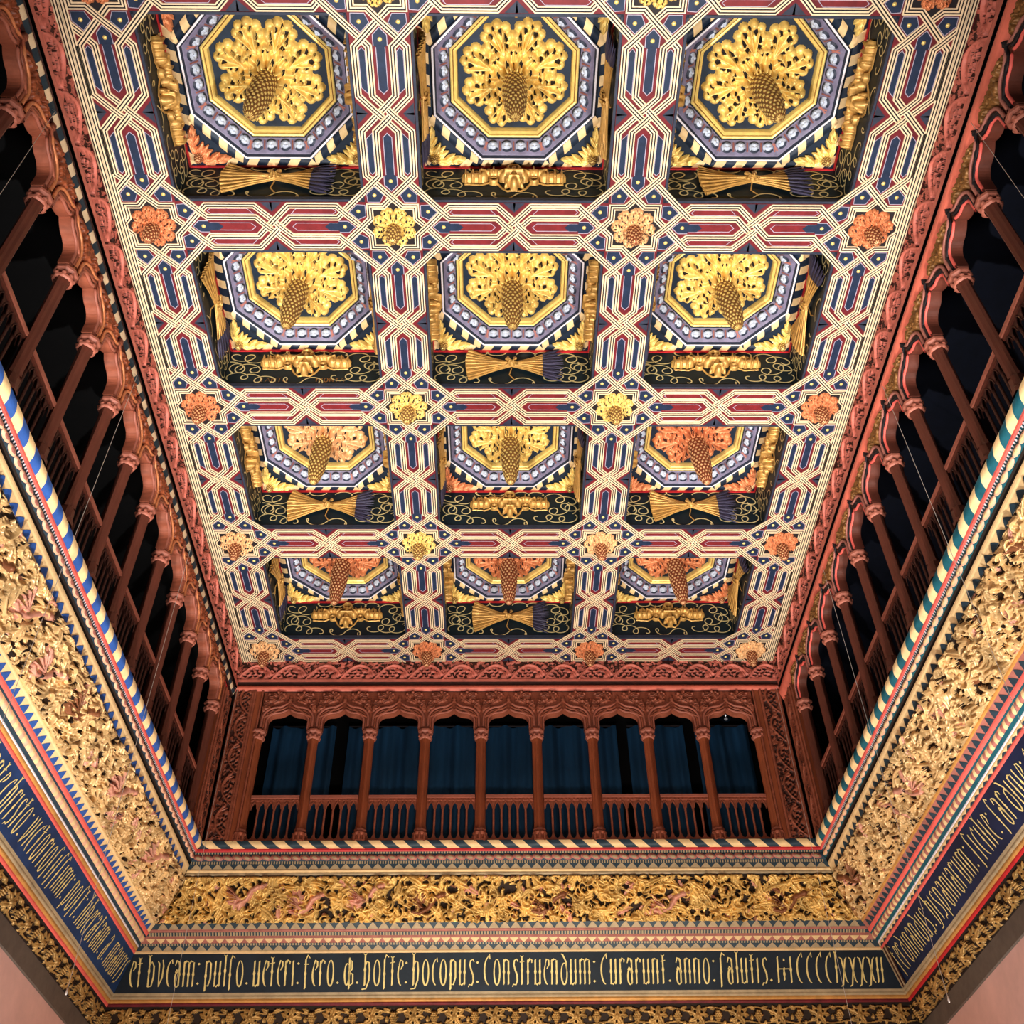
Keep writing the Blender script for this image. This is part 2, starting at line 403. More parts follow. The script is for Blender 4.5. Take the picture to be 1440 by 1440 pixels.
big_cone = cone_mesh(.092, .76); sm_cone = cone_mesh(.058, .22, 9, 10)
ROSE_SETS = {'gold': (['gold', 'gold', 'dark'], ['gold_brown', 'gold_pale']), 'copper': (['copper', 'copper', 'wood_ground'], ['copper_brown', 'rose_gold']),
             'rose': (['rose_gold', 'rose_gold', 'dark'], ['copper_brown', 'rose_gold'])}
cache = {}
def cmesh(me, key, i):
    k = (me.name, key, i)
    if k not in cache: cache[k] = swap(me, ROSE_SETS[key][i])
    return cache[k]
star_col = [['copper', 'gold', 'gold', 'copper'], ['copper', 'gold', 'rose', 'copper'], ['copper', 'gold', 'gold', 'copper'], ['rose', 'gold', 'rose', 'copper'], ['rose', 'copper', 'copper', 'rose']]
tone = {'gold': 'gilt', 'copper': 'reddish copper-coloured', 'rose': 'pale rose-gold'}
star_row = ['cut by the photo top edge', 'first full row', 'second row', 'third row', 'last row above the end gallery']
star_c = ['far left', 'left of centre', 'right of centre', 'far right']
for r, y in enumerate(ROWY):
    for c, x in enumerate(COLX):
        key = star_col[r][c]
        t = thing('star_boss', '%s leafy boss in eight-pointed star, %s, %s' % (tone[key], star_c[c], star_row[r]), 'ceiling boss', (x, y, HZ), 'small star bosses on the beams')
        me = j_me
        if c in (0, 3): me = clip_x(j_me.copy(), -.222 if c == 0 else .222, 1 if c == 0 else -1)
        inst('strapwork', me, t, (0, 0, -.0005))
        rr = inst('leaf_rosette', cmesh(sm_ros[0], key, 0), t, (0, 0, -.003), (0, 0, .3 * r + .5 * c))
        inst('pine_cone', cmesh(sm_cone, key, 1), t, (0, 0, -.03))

# ------------------------------------------------------------------ coffers
def side_mesh(Lh):
    mb = MB(); z1 = .60
    mb.poly([(-Lh, 0, .0), (Lh, 0, .0), (Lh, 0, z1), (-Lh, 0, z1)], 0)
    mb.box((-Lh, -.02, 0), (Lh, 0, .045), 1)
    return mb.mesh('painted_side', ['teal_black', 'slate'])
def line_pts(f, n): return np.array([f(t) for t in np.linspace(0, 1, n)])
def A_arc(x, z, r, s): return np.array([(x + s * r * math.cos(q) * (1 - q / 9), z + r * math.sin(q) * (1 - q / 9)) for q in np.linspace(-1.2, 4.2, 22)])
def scroll_mesh(gap):
    mb = MB()
    def rib(pts, w=.0125, y=-.008):
        A, B = offs(pts, -w / 2), offs(pts, w / 2)
        mb.grid(np.stack([np.column_stack([A[:, 0], np.full(len(A), y), A[:, 1]]), np.column_stack([B[:, 0], np.full(len(B), y), B[:, 1]])], 1), 0, False)
    def troch(xa, za, xb, zb, loops, rad, ph=0, amp=.03):
        n = loops * 26 + 1; t = np.linspace(0, 1, n); th = t * loops * 2 * PI + ph
        dx, dz = xb - xa, zb - za; L = math.hypot(dx, dz); ux, uz = dx / L, dz / L
        al = t * L - rad * 1.25 * np.sin(th); ac = -rad * np.cos(th) * np.where((np.floor((th) / (2 * PI)) % 2) == 0, 1, 1) + amp * np.sin(t * 2 * PI)
        rib(np.stack([xa + ux * al - uz * ac, za + uz * al + ux * ac], 1))
    for s in (-1, 1):
        troch(s * gap, .46, s * .71, .44, 2, .062, .8, .02)
        troch(s * .71, .33, s * (gap - .02), .25, 2, .064, 2.4, -.02)
        troch(s * .70, .16, s * (gap - .16), .13, 3, .050, .3, .02)
        troch(s * .05, .10, s * (gap - .24), .10, 1, .040, 1.5, .01)
        troch(s * .08, .535, s * (gap - .05), .53, 2, .030, 1.0, .0)
        rib(A_arc(s * .66, .30, .075, s))
    return mb.mesh('scroll_line', ['scroll'])
def yoke_mesh():
    h = HF(-.44, .44, -.21, .19, .005)
    for s in (-1, 1):
        h.ridge([(s * .40, .0), (s * .28, -.002)], .046, .065, 1)
        for q in (.405, .345, .285): h.ridge([(s * q, -.045), (s * q, .045)], .012, .085, 1)
        a = np.linspace(.1, PI - .1, 12); h.ridge([(s * (.17 + .085 * math.cos(q)), -.01 + .06 * math.sin(q)) for q in a], .042, .075, 1)
        for q in (.6, 1.57, 2.5): h.ridge([(s * (.17 + .05 * math.cos(q)), -.01 + .03 * math.sin(q)), (s * (.17 + .13 * math.cos(q)), -.01 + .105 * math.sin(q))], .010, .088, 1)
        h.ridge([(s * .09, -.005), (0, .02)], .036, .07, 1)
        for x, an, L in ((.36, 1.9, .07), (.30, 1.2, .09), (.24, 1.9, .10), (.18, 1.3, .09), (.12, 1.9, .10), (.07, 1.2, .07)): h.leaf(s * x, .03, an if s > 0 else PI - an, L, .020, .06, 1, 0, 3)
        q = np.linspace(0, 2 * PI, 14); h.ridge([(s * .17 + .032 * math.cos(t), -.052 + .030 * math.sin(t)) for t in q], .008, .05, 1); h.hole(s * .17, -.05, .022, 0, 0)
        h.ridge([(s * .41, -.075), (s * .27, -.085), (s * .22, -.055), (s * .13, -.075), (s * .10, -.14), (s * .055, -.19), (0, -.175)], .007, .012, 1)
        h.leaf(s * .025, -.06, (-1.0 if s > 0 else PI + 1.0), .10, .022, .08, 1, 0, 3)
    q = np.linspace(0, 2 * PI, 20); h.ridge([(.048 * math.cos(t), .115 + .044 * math.sin(t)) for t in q], .020, .07, 1)
    h.ridge([(0, .06), (0, -.15)], .034, .10, 1, 0, (1, .7)); h.ball(0, -.155, .034, .09, 1); h.ridge([(-.07, -.01), (.07, -.01)], .022, .115, 1); h.ridge([(-.04, -.10), (.04, -.10)], .014, .11, 1)
    X, Y = np.meshgrid(h.xs, h.ys, indexing='ij'); mb = MB(); mb.grid(np.stack([X, -h.Z, Y], -1), 0, True, h.mask())
    return mb.mesh('yoke', ['gold_deep'])
def sheaf_mesh():
    mb = MB(); n = 17
    for k in range(n):
        q = (k - (n - 1) / 2) / ((n - 1) / 2); y = -.03 - .03 * (1 - abs(q)) - .008 * (k % 2)
        mb.tube([(0, y, q * .012), (-.15, y, q * .075), (-.36 - .03 * (1 - q * q), y, q * .185)], [.010, .008, .013], 6, 0)
        mb.tube([(-.30, y - .004, q * .155), (-.37 - .03 * (1 - q * q), y - .004, q * .19)], [.006, .016], 6, 2)
        mb.tube([(0, y, q * .012), (.14, y, q * .065), (.27, y, q * .135)], [.010, .009, .008], 6, 0)
        mb.tube([(.27, y, q * .135), (.33, y, q * .165), (.43 + .02 * (1 - q * q), y, q * .215)], [.008, .016, .002], 6, 1)
    mb.tube([(-.03, -.07, -.045), (-.012, -.10, 0), (-.03, -.07, .045)], .018, 8, 2); mb.tube([(.03, -.07, -.045), (.012, -.10, 0), (.03, -.07, .045)], .018, 8, 2)
    mb.tube([(-.05, -.08, .03), (.05, -.08, -.03)], .012, 8, 2); mb.tube([(0, -.03, -.04), (-.02, -.02, -.12), (.02, -.02, -.18)], .006, 6, 2)
    return mb.mesh('arrow_sheaf', ['gold_deep', 'grey_tip', 'gold_deep'])
def octa(ap, z):
    R = ap / math.cos(PI / 8); return [(R * math.cos(PI / 8 + k * PI / 4), R * math.sin(PI / 8 + k * PI / 4), z) for k in range(8)]
def octa_frame():
    mb = MB()
    lv = [(.672, .585, 2), (.664, .572, 0), (.648, .572, 2), (.636, .600, 1), (.626, .604, 1), (.600, .622, 1), (.570, .655, 1), (.540, .690, 1), (.534, .694, 2), (.526, .712, 2),
          (.524, .700, 3), (.515, .690, 3), (.505, .695, 3), (.501, .712, 4), (.497, .716, 4), (.495, .706, 3), (.484, .700, 3), (.472, .712, 3), (.466, .740, 3), (.464, .765, 5)]
    for (a, z, m), (b, y, _) in zip(lv, lv[1:]):
        P = np.array([octa(a, z), octa(b, y)]); mb.grid(P, m, False, closed=True)
    # beads on the mauve band
    for k in range(8):
        an = k * PI / 4; n = np.array([math.cos(an), math.sin(an), 0]); t = np.array([-n[1], n[0], 0])
        up = np.array([-n[0] * .085, -n[1] * .085, .083]); up = up / np.linalg.norm(up); nr = np.cross(t, up); nr = nr if nr[2] < 0 else -nr
        c0 = n * .578 + np.array([0, 0, .648])
        for i in range(4):
            c = c0 + t * (i - 1.5) * .118 + nr * .002
            a = np.linspace(0, 2 * PI, 13)[:-1]
            for r0, r1, h0, h1, m in ((.046, .036, .003, .012, 6), (.036, .026, .012, .020, 6), (.026, .010, .020, .023, 6), (.010, .001, .023, .018, 6)):
                A = np.array([c + t * r0 * math.cos(q) * .95 + up * r0 * math.sin(q) + nr * h0 for q in a]); B = np.array([c + t * r1 * math.cos(q) * .95 + up * r1 * math.sin(q) + nr * h1 for q in a])
                mb.grid(np.array([A, B]), m, True, closed=True)
            for s in (-1, 1):
                cc = c + t * .059 * s; mb.poly([cc + t * -.006 + up * -.04 + nr * .004, cc + t * .006 + up * -.04 + nr * .004, cc + t * .006 + up * .04 + nr * .004, cc - t * .006 + up * .04 + nr * .004], 7)
            for q0 in (.5, 3.6):
                qs = np.linspace(q0, q0 + 1.9, 8)
                mb.grid(np.array([[c + t * r * math.cos(q) + up * r * math.sin(q) + nr * hh for q in qs] for r, hh in ((.052, .006), (.036, .020))]), 2)
            for q in (1.57, -.5, 3.64):
                d = c + nr * .018 + t * .017 * math.cos(q) + up * .017 * math.sin(q)
                mb.grid(np.array([[d + t * r * math.cos(w_) + up * r * math.sin(w_) + nr * hh for w_ in a[::2]] for r, hh in ((.014, 0), (.010, .009), (.001, .012))]), 6, True, closed=True)
    return mb.mesh('octagonal_frame', ['white', 'band_pink', 'slate', 'gold_pale', 'gold_brown', 'navy', 'bead_grey', 'rose_spot'])
CX, CY = 1 - HB, D / 2 - HB
def striped(mb, mapf, s0, s1, per, slant, nv, mats, duty=.5):
    s = s0 - abs(slant) - per; i = 0; v = np.linspace(0, 1, nv + 1)
    while s < s1 + abs(slant):
        for k, (a, b) in enumerate(((s, s + per * duty), (s + per * duty, s + per))):
            A = np.clip(a + slant * v, s0, s1); B = np.clip(b + slant * v, s0, s1)
            if (B - A).max() > 1e-5:
                mb.grid(np.array([[mapf(A[q], v[q]), mapf(B[q], v[q])] for q in range(nv + 1)]), mats[k], True)
        s += per
def chevron_mesh():
    mb = MB(); z = .600
    A, B, zz = .672, .2784, z + .012
    for s in (-1, 1):
        mb.poly([(s * A, -B, zz), (s * CX, -B, zz), (s * CX, B, zz), (s * A, B, zz)], 0); mb.poly([(-B, s * A, zz), (B, s * A, zz), (B, s * CY, zz), (-B, s * CY, zz)], 0)
        for q in (-1, 1): mb.poly([(s * A, q * B, zz), (s * CX, q * B, zz), (s * CX, q * CY, zz), (s * B, q * CY, zz), (s * B, q * A, zz)], 0)
    def bar(p0, p1, inward, w, z0, per, sl):
        p0, p1, n = np.array(p0), np.array(p1), np.array(inward); L = np.linalg.norm(p1 - p0); t = (p1 - p0) / L
        def f(s, v):
            q = p0 + t * s + n * w * v; return (q[0], q[1], z0 - .018 * math.sin(PI * v))
        striped(mb, f, 0, L, per, sl, 4, (1, 0))
    for s in (-1, 1):
        bar((-CX, s * CY), (CX, s * CY), (0, -s), .078, z, .175, .05)
        bar((s * CX, -CY), (s * CX, CY), (-s, 0), .085, z, .175, .05)
        for q in (-1, 1):
            a = np.array((s * .672, q * .278)); b = np.array((s * .278, q * .672)); n = np.array((s, q)) / math.sqrt(2)
            bar(a, b, n, .078, z - .002, .165, .05)
    for s in (-1, 1):   # red fillet round the top of the painted sides
        mb.box((-CX, s * CY - .014, z - .035), (CX, s * CY + .014, z - .002), 2); mb.box((s * CX - .014, -CY, z - .035), (s * CX + .014, CY, z - .002), 2)
    return mb.mesh('chevron_border', ['navy', 'straw', 'red_line'])
def corner_mesh():
    h = HF(-.02, .36, -.02, .36, .0045)
    for f in (0, 1):
        def P(x, y): return (x, y) if f == 0 else (y, x)
        def A(a): return a if f == 0 else PI / 2 - a
        for i, (x, y) in enumerate(((.10, .05), (.17, .05), (.23, .05))):
            for da in (.75, -.25):
                xx, yy = P(x, y); h.leaf(xx, yy, A(da * (1 - .2 * i)), .12 - .015 * i, .021, .05 + .012 * ((i + f) % 2), 1, 0, 0)
        xx, yy = P(.06, .06); xe, ye = P(.28, .055); h.ridge([(xx, yy), (xe, ye)], .012, .04, 1); xx, yy = P(.24, .055); h.leaf(xx, yy, A(.1), .11, .028, .05, 1)
    for a in (.45, .785, 1.12): h.leaf(.07, .07, a, .15, .022, .055, 1)
    X, Y = np.meshgrid(h.xs, h.ys, indexing='ij'); mb = MB(); mb.grid(np.stack([X, Y, -h.Z], -1), 0, True, h.mask())
    return mb.mesh('corner_leaf', ['gold'])
s_x, s_y = side_mesh(CX - .001), side_mesh(CY - .001)
scr_y, scr_a = scroll_mesh(.45), scroll_mesh(.50); yoke_me, sheaf_me = yoke_mesh(), sheaf_mesh()
oct_me, chev_me, corner_me = octa_frame(), chevron_mesh(), corner_mesh(); mini_cone = cone_mesh(.035, .10, 7, 8)
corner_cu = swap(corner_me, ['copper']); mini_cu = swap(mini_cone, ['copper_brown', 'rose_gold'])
crow = ['nearest the photo top', 'second from the top', 'third from the top', 'above the end gallery']
LET = {}
for r in range(4):
    for c in range(3):
        x = COLX[c] + 1; y = ROWY[r] + D / 2
        far = 'sheaf' if (r + c) % 2 == 0 else 'yoke'
        word = 'arrow sheaf' if far == 'sheaf' else 'yoke'
        t = thing('coffer', '%s square coffer, %s on far side, in the row %s' % (colname[c], word, crow[r]), 'coffer', (x, y, HZ), 'coffers of the ceiling')
        inst('chevron_border', chev_me, t); inst('octagonal_frame', oct_me, t)
        mb = MB(); mb.poly(octa(.47, .762), 0); mb.build('panel', ['navy'], t)
        for k, (px, py, rz, me) in enumerate(((0, CY - .003, 0, s_x), (CX - .003, 0, -PI / 2, s_y), (0, -CY + .003, PI, s_x), (-CX + .003, 0, PI / 2, s_y))):
            sd = inst('painted_side', me, t, (px, py, 0), (0, 0, rz))
            kind = far if k % 2 == 0 else ('yoke' if far == 'sheaf' else 'sheaf')
            inst('scroll_line', scr_y if kind == 'yoke' else scr_a, sd)
            if kind == 'yoke': inst('yoke', yoke_me, sd, (0, -.004, .36))
            else: inst('arrow_sheaf', sheaf_me, sd, (0, -.004, .32), (0, 0, 0), (1.12, 1, 1.2))
            if kind == 'yoke' and r == 1 and k == 0: LET[c] = sd
        for k in range(4):
            sx, sy = ((1, 1), (-1, 1), (-1, -1), (1, -1))[k]
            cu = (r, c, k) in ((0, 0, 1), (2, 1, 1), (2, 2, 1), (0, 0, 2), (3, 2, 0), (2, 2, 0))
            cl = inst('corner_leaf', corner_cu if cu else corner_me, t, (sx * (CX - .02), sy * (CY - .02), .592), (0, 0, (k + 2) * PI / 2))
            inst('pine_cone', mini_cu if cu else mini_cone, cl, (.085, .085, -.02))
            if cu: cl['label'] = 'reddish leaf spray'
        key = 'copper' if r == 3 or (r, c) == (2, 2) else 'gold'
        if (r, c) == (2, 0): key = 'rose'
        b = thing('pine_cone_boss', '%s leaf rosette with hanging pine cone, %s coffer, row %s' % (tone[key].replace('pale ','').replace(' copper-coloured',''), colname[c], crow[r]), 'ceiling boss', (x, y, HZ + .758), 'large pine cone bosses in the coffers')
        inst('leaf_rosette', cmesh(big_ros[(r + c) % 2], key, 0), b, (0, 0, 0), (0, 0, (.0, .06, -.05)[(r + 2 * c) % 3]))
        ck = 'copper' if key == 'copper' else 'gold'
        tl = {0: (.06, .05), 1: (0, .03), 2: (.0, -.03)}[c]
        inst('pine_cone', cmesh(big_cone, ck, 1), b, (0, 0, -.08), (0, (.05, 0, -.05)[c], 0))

# plain ceiling: slab over the coffers, edge strips with cream border lines
mb = MB()
mb.box((-4.4, -7, HZ + .80), (4.4, 11.75, HZ + .95), 0)
mb.box((-4.4, -7, HZ), (4.4, ROWY[0] - .3, HZ + .8), 0)
mb.box((-3.34, ROWY[0] - .3, HZ), (-3.0 - HB, 10.66, HZ + .66), 1); mb.box((3.0 + HB, ROWY[0] - .3, HZ), (3.34, 10.66, HZ + .66), 1)
mb.box((-3.3, ROWY[4] + HB, HZ), (3.3, 10.66, HZ + .66), 1)
struct('ceiling', mb, ['black', 'maroon'])
mb = MB()
for s in (-1, 1):
    for xx in (3.238, 3.288):
        strand(mb, [(s * xx, ROWY[0] - .3, 0), (s * xx, 10.62, 0)])
mb2 = MB(); mb.build('trim_1', ['cream', 'dark'], None, (0, 0, HZ))['kind'] = 'structure'

# ------------------------------------------------------------------ runs along the three walls
def wp(side, s, o, z):
    if side == 'left': return (-o, min(s, CM + o), z + Z0)
    if side == 'right': return (o, min(s, CM + o), z + Z0)
    return (max(-o, min(o, s)), CM + o, z + Z0)
def WP(side, S, O, Zv):
    S, O, Zv = np.broadcast_arrays(S, O, Zv)
    if side == 'end': return np.stack([np.clip(S, -O, O), CM + O, Zv + Z0], -1)
    return np.stack([(-1 if side == 'left' else 1) * O, np.minimum(S, CM + O), Zv + Z0], -1)
def rng(side, o): return (-o, o) if side == 'end' else (YS, CM + o)
def prof(mb, side, pts, m, smooth=False):
    for (a, za), (b, zb) in zip(pts, pts[1:]):
        r0, r1 = rng(side, a), rng(side, b)
        mb.add([wp(side, r0[0], a, za), wp(side, r0[1], a, za), wp(side, r1[1], b, zb), wp(side, r1[0], b, zb)], [(0, 1, 2, 3)], m, smooth)
def lerp(a, b, t): return (a[0] + (b[0] - a[0]) * t, a[1] + (b[1] - a[1]) * t)
def roundp(p, q, bulge, n=6):
    d = (q[0] - p[0], q[1] - p[1]); L = math.hypot(*d); nx, nz = d[1] / L, -d[0] / L       # towards the room and down
    return [(p[0] + d[0] * t + nx * bulge * math.sin(PI * t), p[1] + d[1] * t + nz * bulge * math.sin(PI * t)) for t in np.linspace(0, 1, n + 1)]
def torus_striped(mb, side, p, q, bulge, per, slant, mats, nv=6):
    pp = roundp(p, q, bulge, nv); o1 = max(p[0], q[0]); r = rng(side, o1)
    def f(s, v):
        o, z = pp[int(round(v * nv))]; return wp(side, s, o, z)
    striped(mb, f, r[0], r[1], per, slant, nv, mats)
def triangles(mb, side, p, q, per, m, up=True, lift=.003, rounded=True):
    d = (q[0] - p[0], q[1] - p[1]); L = math.hypot(*d); n = (d[1] / L * lift, -d[0] / L * lift)
    r = rng(side, min(p[0], q[0])); s = r[0] + .02
    P, F = [], []
    while s + per < r[1]:
        sh = [(0, 0), (.22, .55), (.42, .92), (.5, 1), (.58, .92), (.78, .55), (1, 0)] if rounded else [(0, 0), (.5, 1), (1, 0)]
        k = len(P)
        for u, v in sh:
            v = v if up else 1 - v; o, z = lerp(q, p, v); P.append(wp(side, s + u * per * .96, o + n[0], z + n[1]))
        F.append(list(range(k, k + len(sh)))); s += per
    mb.add(P, F, m)
def blocks(mb, side, p, q, per, m, duty=.5, lift=.006):
    d = (q[0] - p[0], q[1] - p[1]); L = math.hypot(*d); n = (d[1] / L * lift, -d[0] / L * lift)
    r = rng(side, min(p[0], q[0])); s = r[0]; P, F = [], []
    while s + per < r[1]:
        k = len(P)
        for ss, pt in ((s, p), (s + per * duty, p), (s + per * duty, q), (s, q)): P.append(wp(side, ss, pt[0] + n[0], pt[1] + n[1]))
        F.append((k, k + 1, k + 2, k + 3)); s += per
    mb.add(P, F, m)
def scallop(mb, side, p, q, bulge, per, mats, slant=.0):
    """roll with overlapping scale shapes"""
    pp = roundp(p, q, bulge, 8); r = rng(side, min(p[0], q[0])); n = int((r[1] - r[0]) / per)
    prof(mb, side, pp, mats[0], True)
    P0 = []
    for i in range(n):
        s = r[0] + (i + .5) * per; a = np.linspace(0, 2 * PI, 13)[:-1]; rows = []
        for k, lf in ((1, .002), (.8, .010), (.5, .014), (.02, .015)):
            row = []
            for t in a:
                v = .5 + .42 * k * math.sin(t); ss = s + per * .52 * k * math.cos(t) + slant * (v - .5)
                o, z = pp[min(8, int(v * 8))] if False else lerp(pp[int(v * 8)], pp[min(8, int(v * 8) + 1)], v * 8 - int(v * 8))
                row.append(wp(side, ss, o - lf * .8, z - lf * .55))
            rows.append(row)
        rows = np.array(rows); mb.grid(rows[:3], mats[1], True, closed=True); mb.grid(rows[2:], mats[2], True, closed=True)

PAL = {'left': dict(a='bd_blue', b='straw', pink='salmon', tri='bd_blue', tr2='straw', sc='peach', sp='rose_spot', fil='straw', dk='bd_slate', w='white', rw='peach', st='ochre', ins='ins_left', red='salmon'),
       'right': dict(a='bd_teal', b='straw', pink='salmon', tri='bd_slate', tr2='straw', sc='peach', sp='straw', fil='straw', dk='bd_teal', w='white', rw='rose_spot', st='ochre', ins='ins_right', red='red_line'),
       'end': dict(a='bd_slate', b='straw', pink='red_line', tri='bd_slate', tr2='grey_fillet', sc='rose_spot', sp='grey_fillet', fil='straw', dk='bd_slate', w='grey_fillet', rw='rose_spot', st='grey_fillet', ins='ins_end', red='maroon')}
L_, G0, G1 = (3.345, 5.455), (3.511, 5.136), (3.791, 4.742)
tn = [2]
def trim(mb, mats):
    struct('trim_%d' % tn[0], mb, mats); tn[0] += 1
def mould(side):
    p = PAL[side]; V = [(3.345, 5.455), (3.400, 5.389), (3.417, 5.359), (3.427, 5.340), (3.455, 5.270), (3.464, 5.243), (3.484, 5.197), (3.511, 5.136)]
    mb = MB(); mats = [p['a'], p['b'], p['pink'], p['w'], p['dk'], p['sc'], p['sp'], p['fil'], p['tri'], 'gap', 'wood_dark']
    prof(mb, side, [(3.50, 5.455), (3.345, 5.455)], 10)
    torus_striped(mb, side, V[0], V[1], .022, .26, .10, (0, 1))
    prof(mb, side, roundp(V[1], V[2], .005, 2), 2)
    prof(mb, side, [V[2], V[3]], 4); blocks(mb, side, V[2], V[3], .030, 3, .5, .004)
    if side == 'end':
        scallop(mb, side, V[3], V[4], .014, .105, (4, 5, 6), .05)
        prof(mb, side, [V[4], V[5]], 4); blocks(mb, side, V[4], V[5], .028, 3, .5, .003)
        prof(mb, side, [V[5], V[6]], 4); triangles(mb, side, V[5], V[6], .115, 6)
        prof(mb, side, roundp(V[6], lerp(V[6], V[7], .5), .010, 4), 7, True); prof(mb, side, roundp(lerp(V[6], V[7], .5), V[7], .006, 3), 6, True)
    else:
        scallop(mb, side, V[3], (3.452, 5.282), .013, .125, (4, 5, 6))
        prof(mb, side, [(3.452, 5.282), (3.50, 5.262), (3.50, 5.235), (3.466, 5.238)], 9)
        prof(mb, side, roundp((3.466, 5.238), (3.484, 5.197), .004, 3), 7, True)
        prof(mb, side, [(3.484, 5.197), V[7]], 7); triangles(mb, side, (3.486, 5.19), V[7], .135, 8, True)
    prof(mb, side, [V[7], (3.53, 5.11)], 9)
    trim(mb, mats)
    # lower set, between gilded frieze and inscription
    U = [(3.791, 4.742), (3.840, 4.693), (3.863, 4.672), (3.893, 4.646), (3.955, 4.592), (3.973, 4.576), (4.008, 4.536), (4.023, 4.508)]
    mb = MB(); mats = [p['tr2'], p['tri'], p['pink'], p['w'], p['dk'], p['rw'], p['sp'], p['fil'], 'gap', p['st']]
    if side == 'end':
        prof(mb, side, [(3.76, 4.765), U[0]], 8); prof(mb, side, [U[0], U[1]], 1); triangles(mb, side, U[0], U[1], .118, 0)
        prof(mb, side, roundp(U[1], U[2], .006, 3), 5); prof(mb, side, [U[2], U[3]], 4); blocks(mb, side, U[2], U[3], .032, 3, .55, .004)
        prof(mb, side, roundp(U[3], U[4], .012, 5), 5, True); triangles(mb, side, lerp(U[3], U[4], .3), lerp(U[3], U[4], .95), .105, 7, False, .012)
        prof(mb, side, [U[4], U[5]], 4); blocks(mb, side, U[4], U[5], .03, 3, .5, .003)
        prof(mb, side, [U[5], U[6]], 1); triangles(mb, side, U[5], U[6], .118, 0); prof(mb, side, roundp(U[6], U[7], .006, 3), 7)
    else:
        prof(mb, side, [(3.76, 4.765), U[0]], 8); prof(mb, side, roundp(U[0], lerp(U[0], U[1], .4), .006, 3), 9 if side == 'right' else 7)
        prof(mb, side, [lerp(U[0], U[1], .4), U[2]], 7 if side == 'left' else 5); triangles(mb, side, lerp(U[0], U[1], .5), U[2], .11, 1, True)
        a, b = U[2], lerp(U[2], U[3], 1.0); prof(mb, side, roundp(a, b, .006, 3), 2)
        prof(mb, side, [U[3], lerp(U[3], U[4], .2)], 4); torus_striped(mb, side, lerp(U[3], U[4], .2), lerp(U[3], U[4], .9), .016, .105, .05, (7 if side == 'left' else 5, 5 if side == 'left' else 6))
        prof(mb, side, [lerp(U[3], U[4], .9), U[5]], 4); prof(mb, side, roundp(U[5], lerp(U[5], U[6], .3), .004, 2), 3)
        prof(mb, side, roundp(lerp(U[5], U[6], .3), lerp(U[5], U[6], .95), .008, 4), 9 if side == 'left' else 7)
        if side == 'right': triangles(mb, side, lerp(U[5], U[6], .6), lerp(U[5], U[6], 1.0), .115, 1, True, .010)
        prof(mb, side, roundp(lerp(U[5], U[6], .95), U[7], .006, 3), 2)
    trim(mb, mats)
    # fillets under the inscription
    mb = MB(); mats = ['grey_fillet', p['st'], p['red'], 'gap', 'ochre']
    prof(mb, side, [(4.193, 4.164), (4.205, 4.142)], 0); prof(mb, side, roundp((4.205, 4.142), (4.222, 4.112), .008, 4), 0, True)
    prof(mb, side, roundp((4.222, 4.112), (4.241, 4.079), .010, 4), 4, True); prof(mb, side, roundp((4.241, 4.079), (4.258, 4.050), .006, 3), 2)
    prof(mb, side, [(4.258, 4.050), (4.29, 4.03)], 3)
    trim(mb, mats)
for sd in ('left', 'end', 'right'): mould(sd)

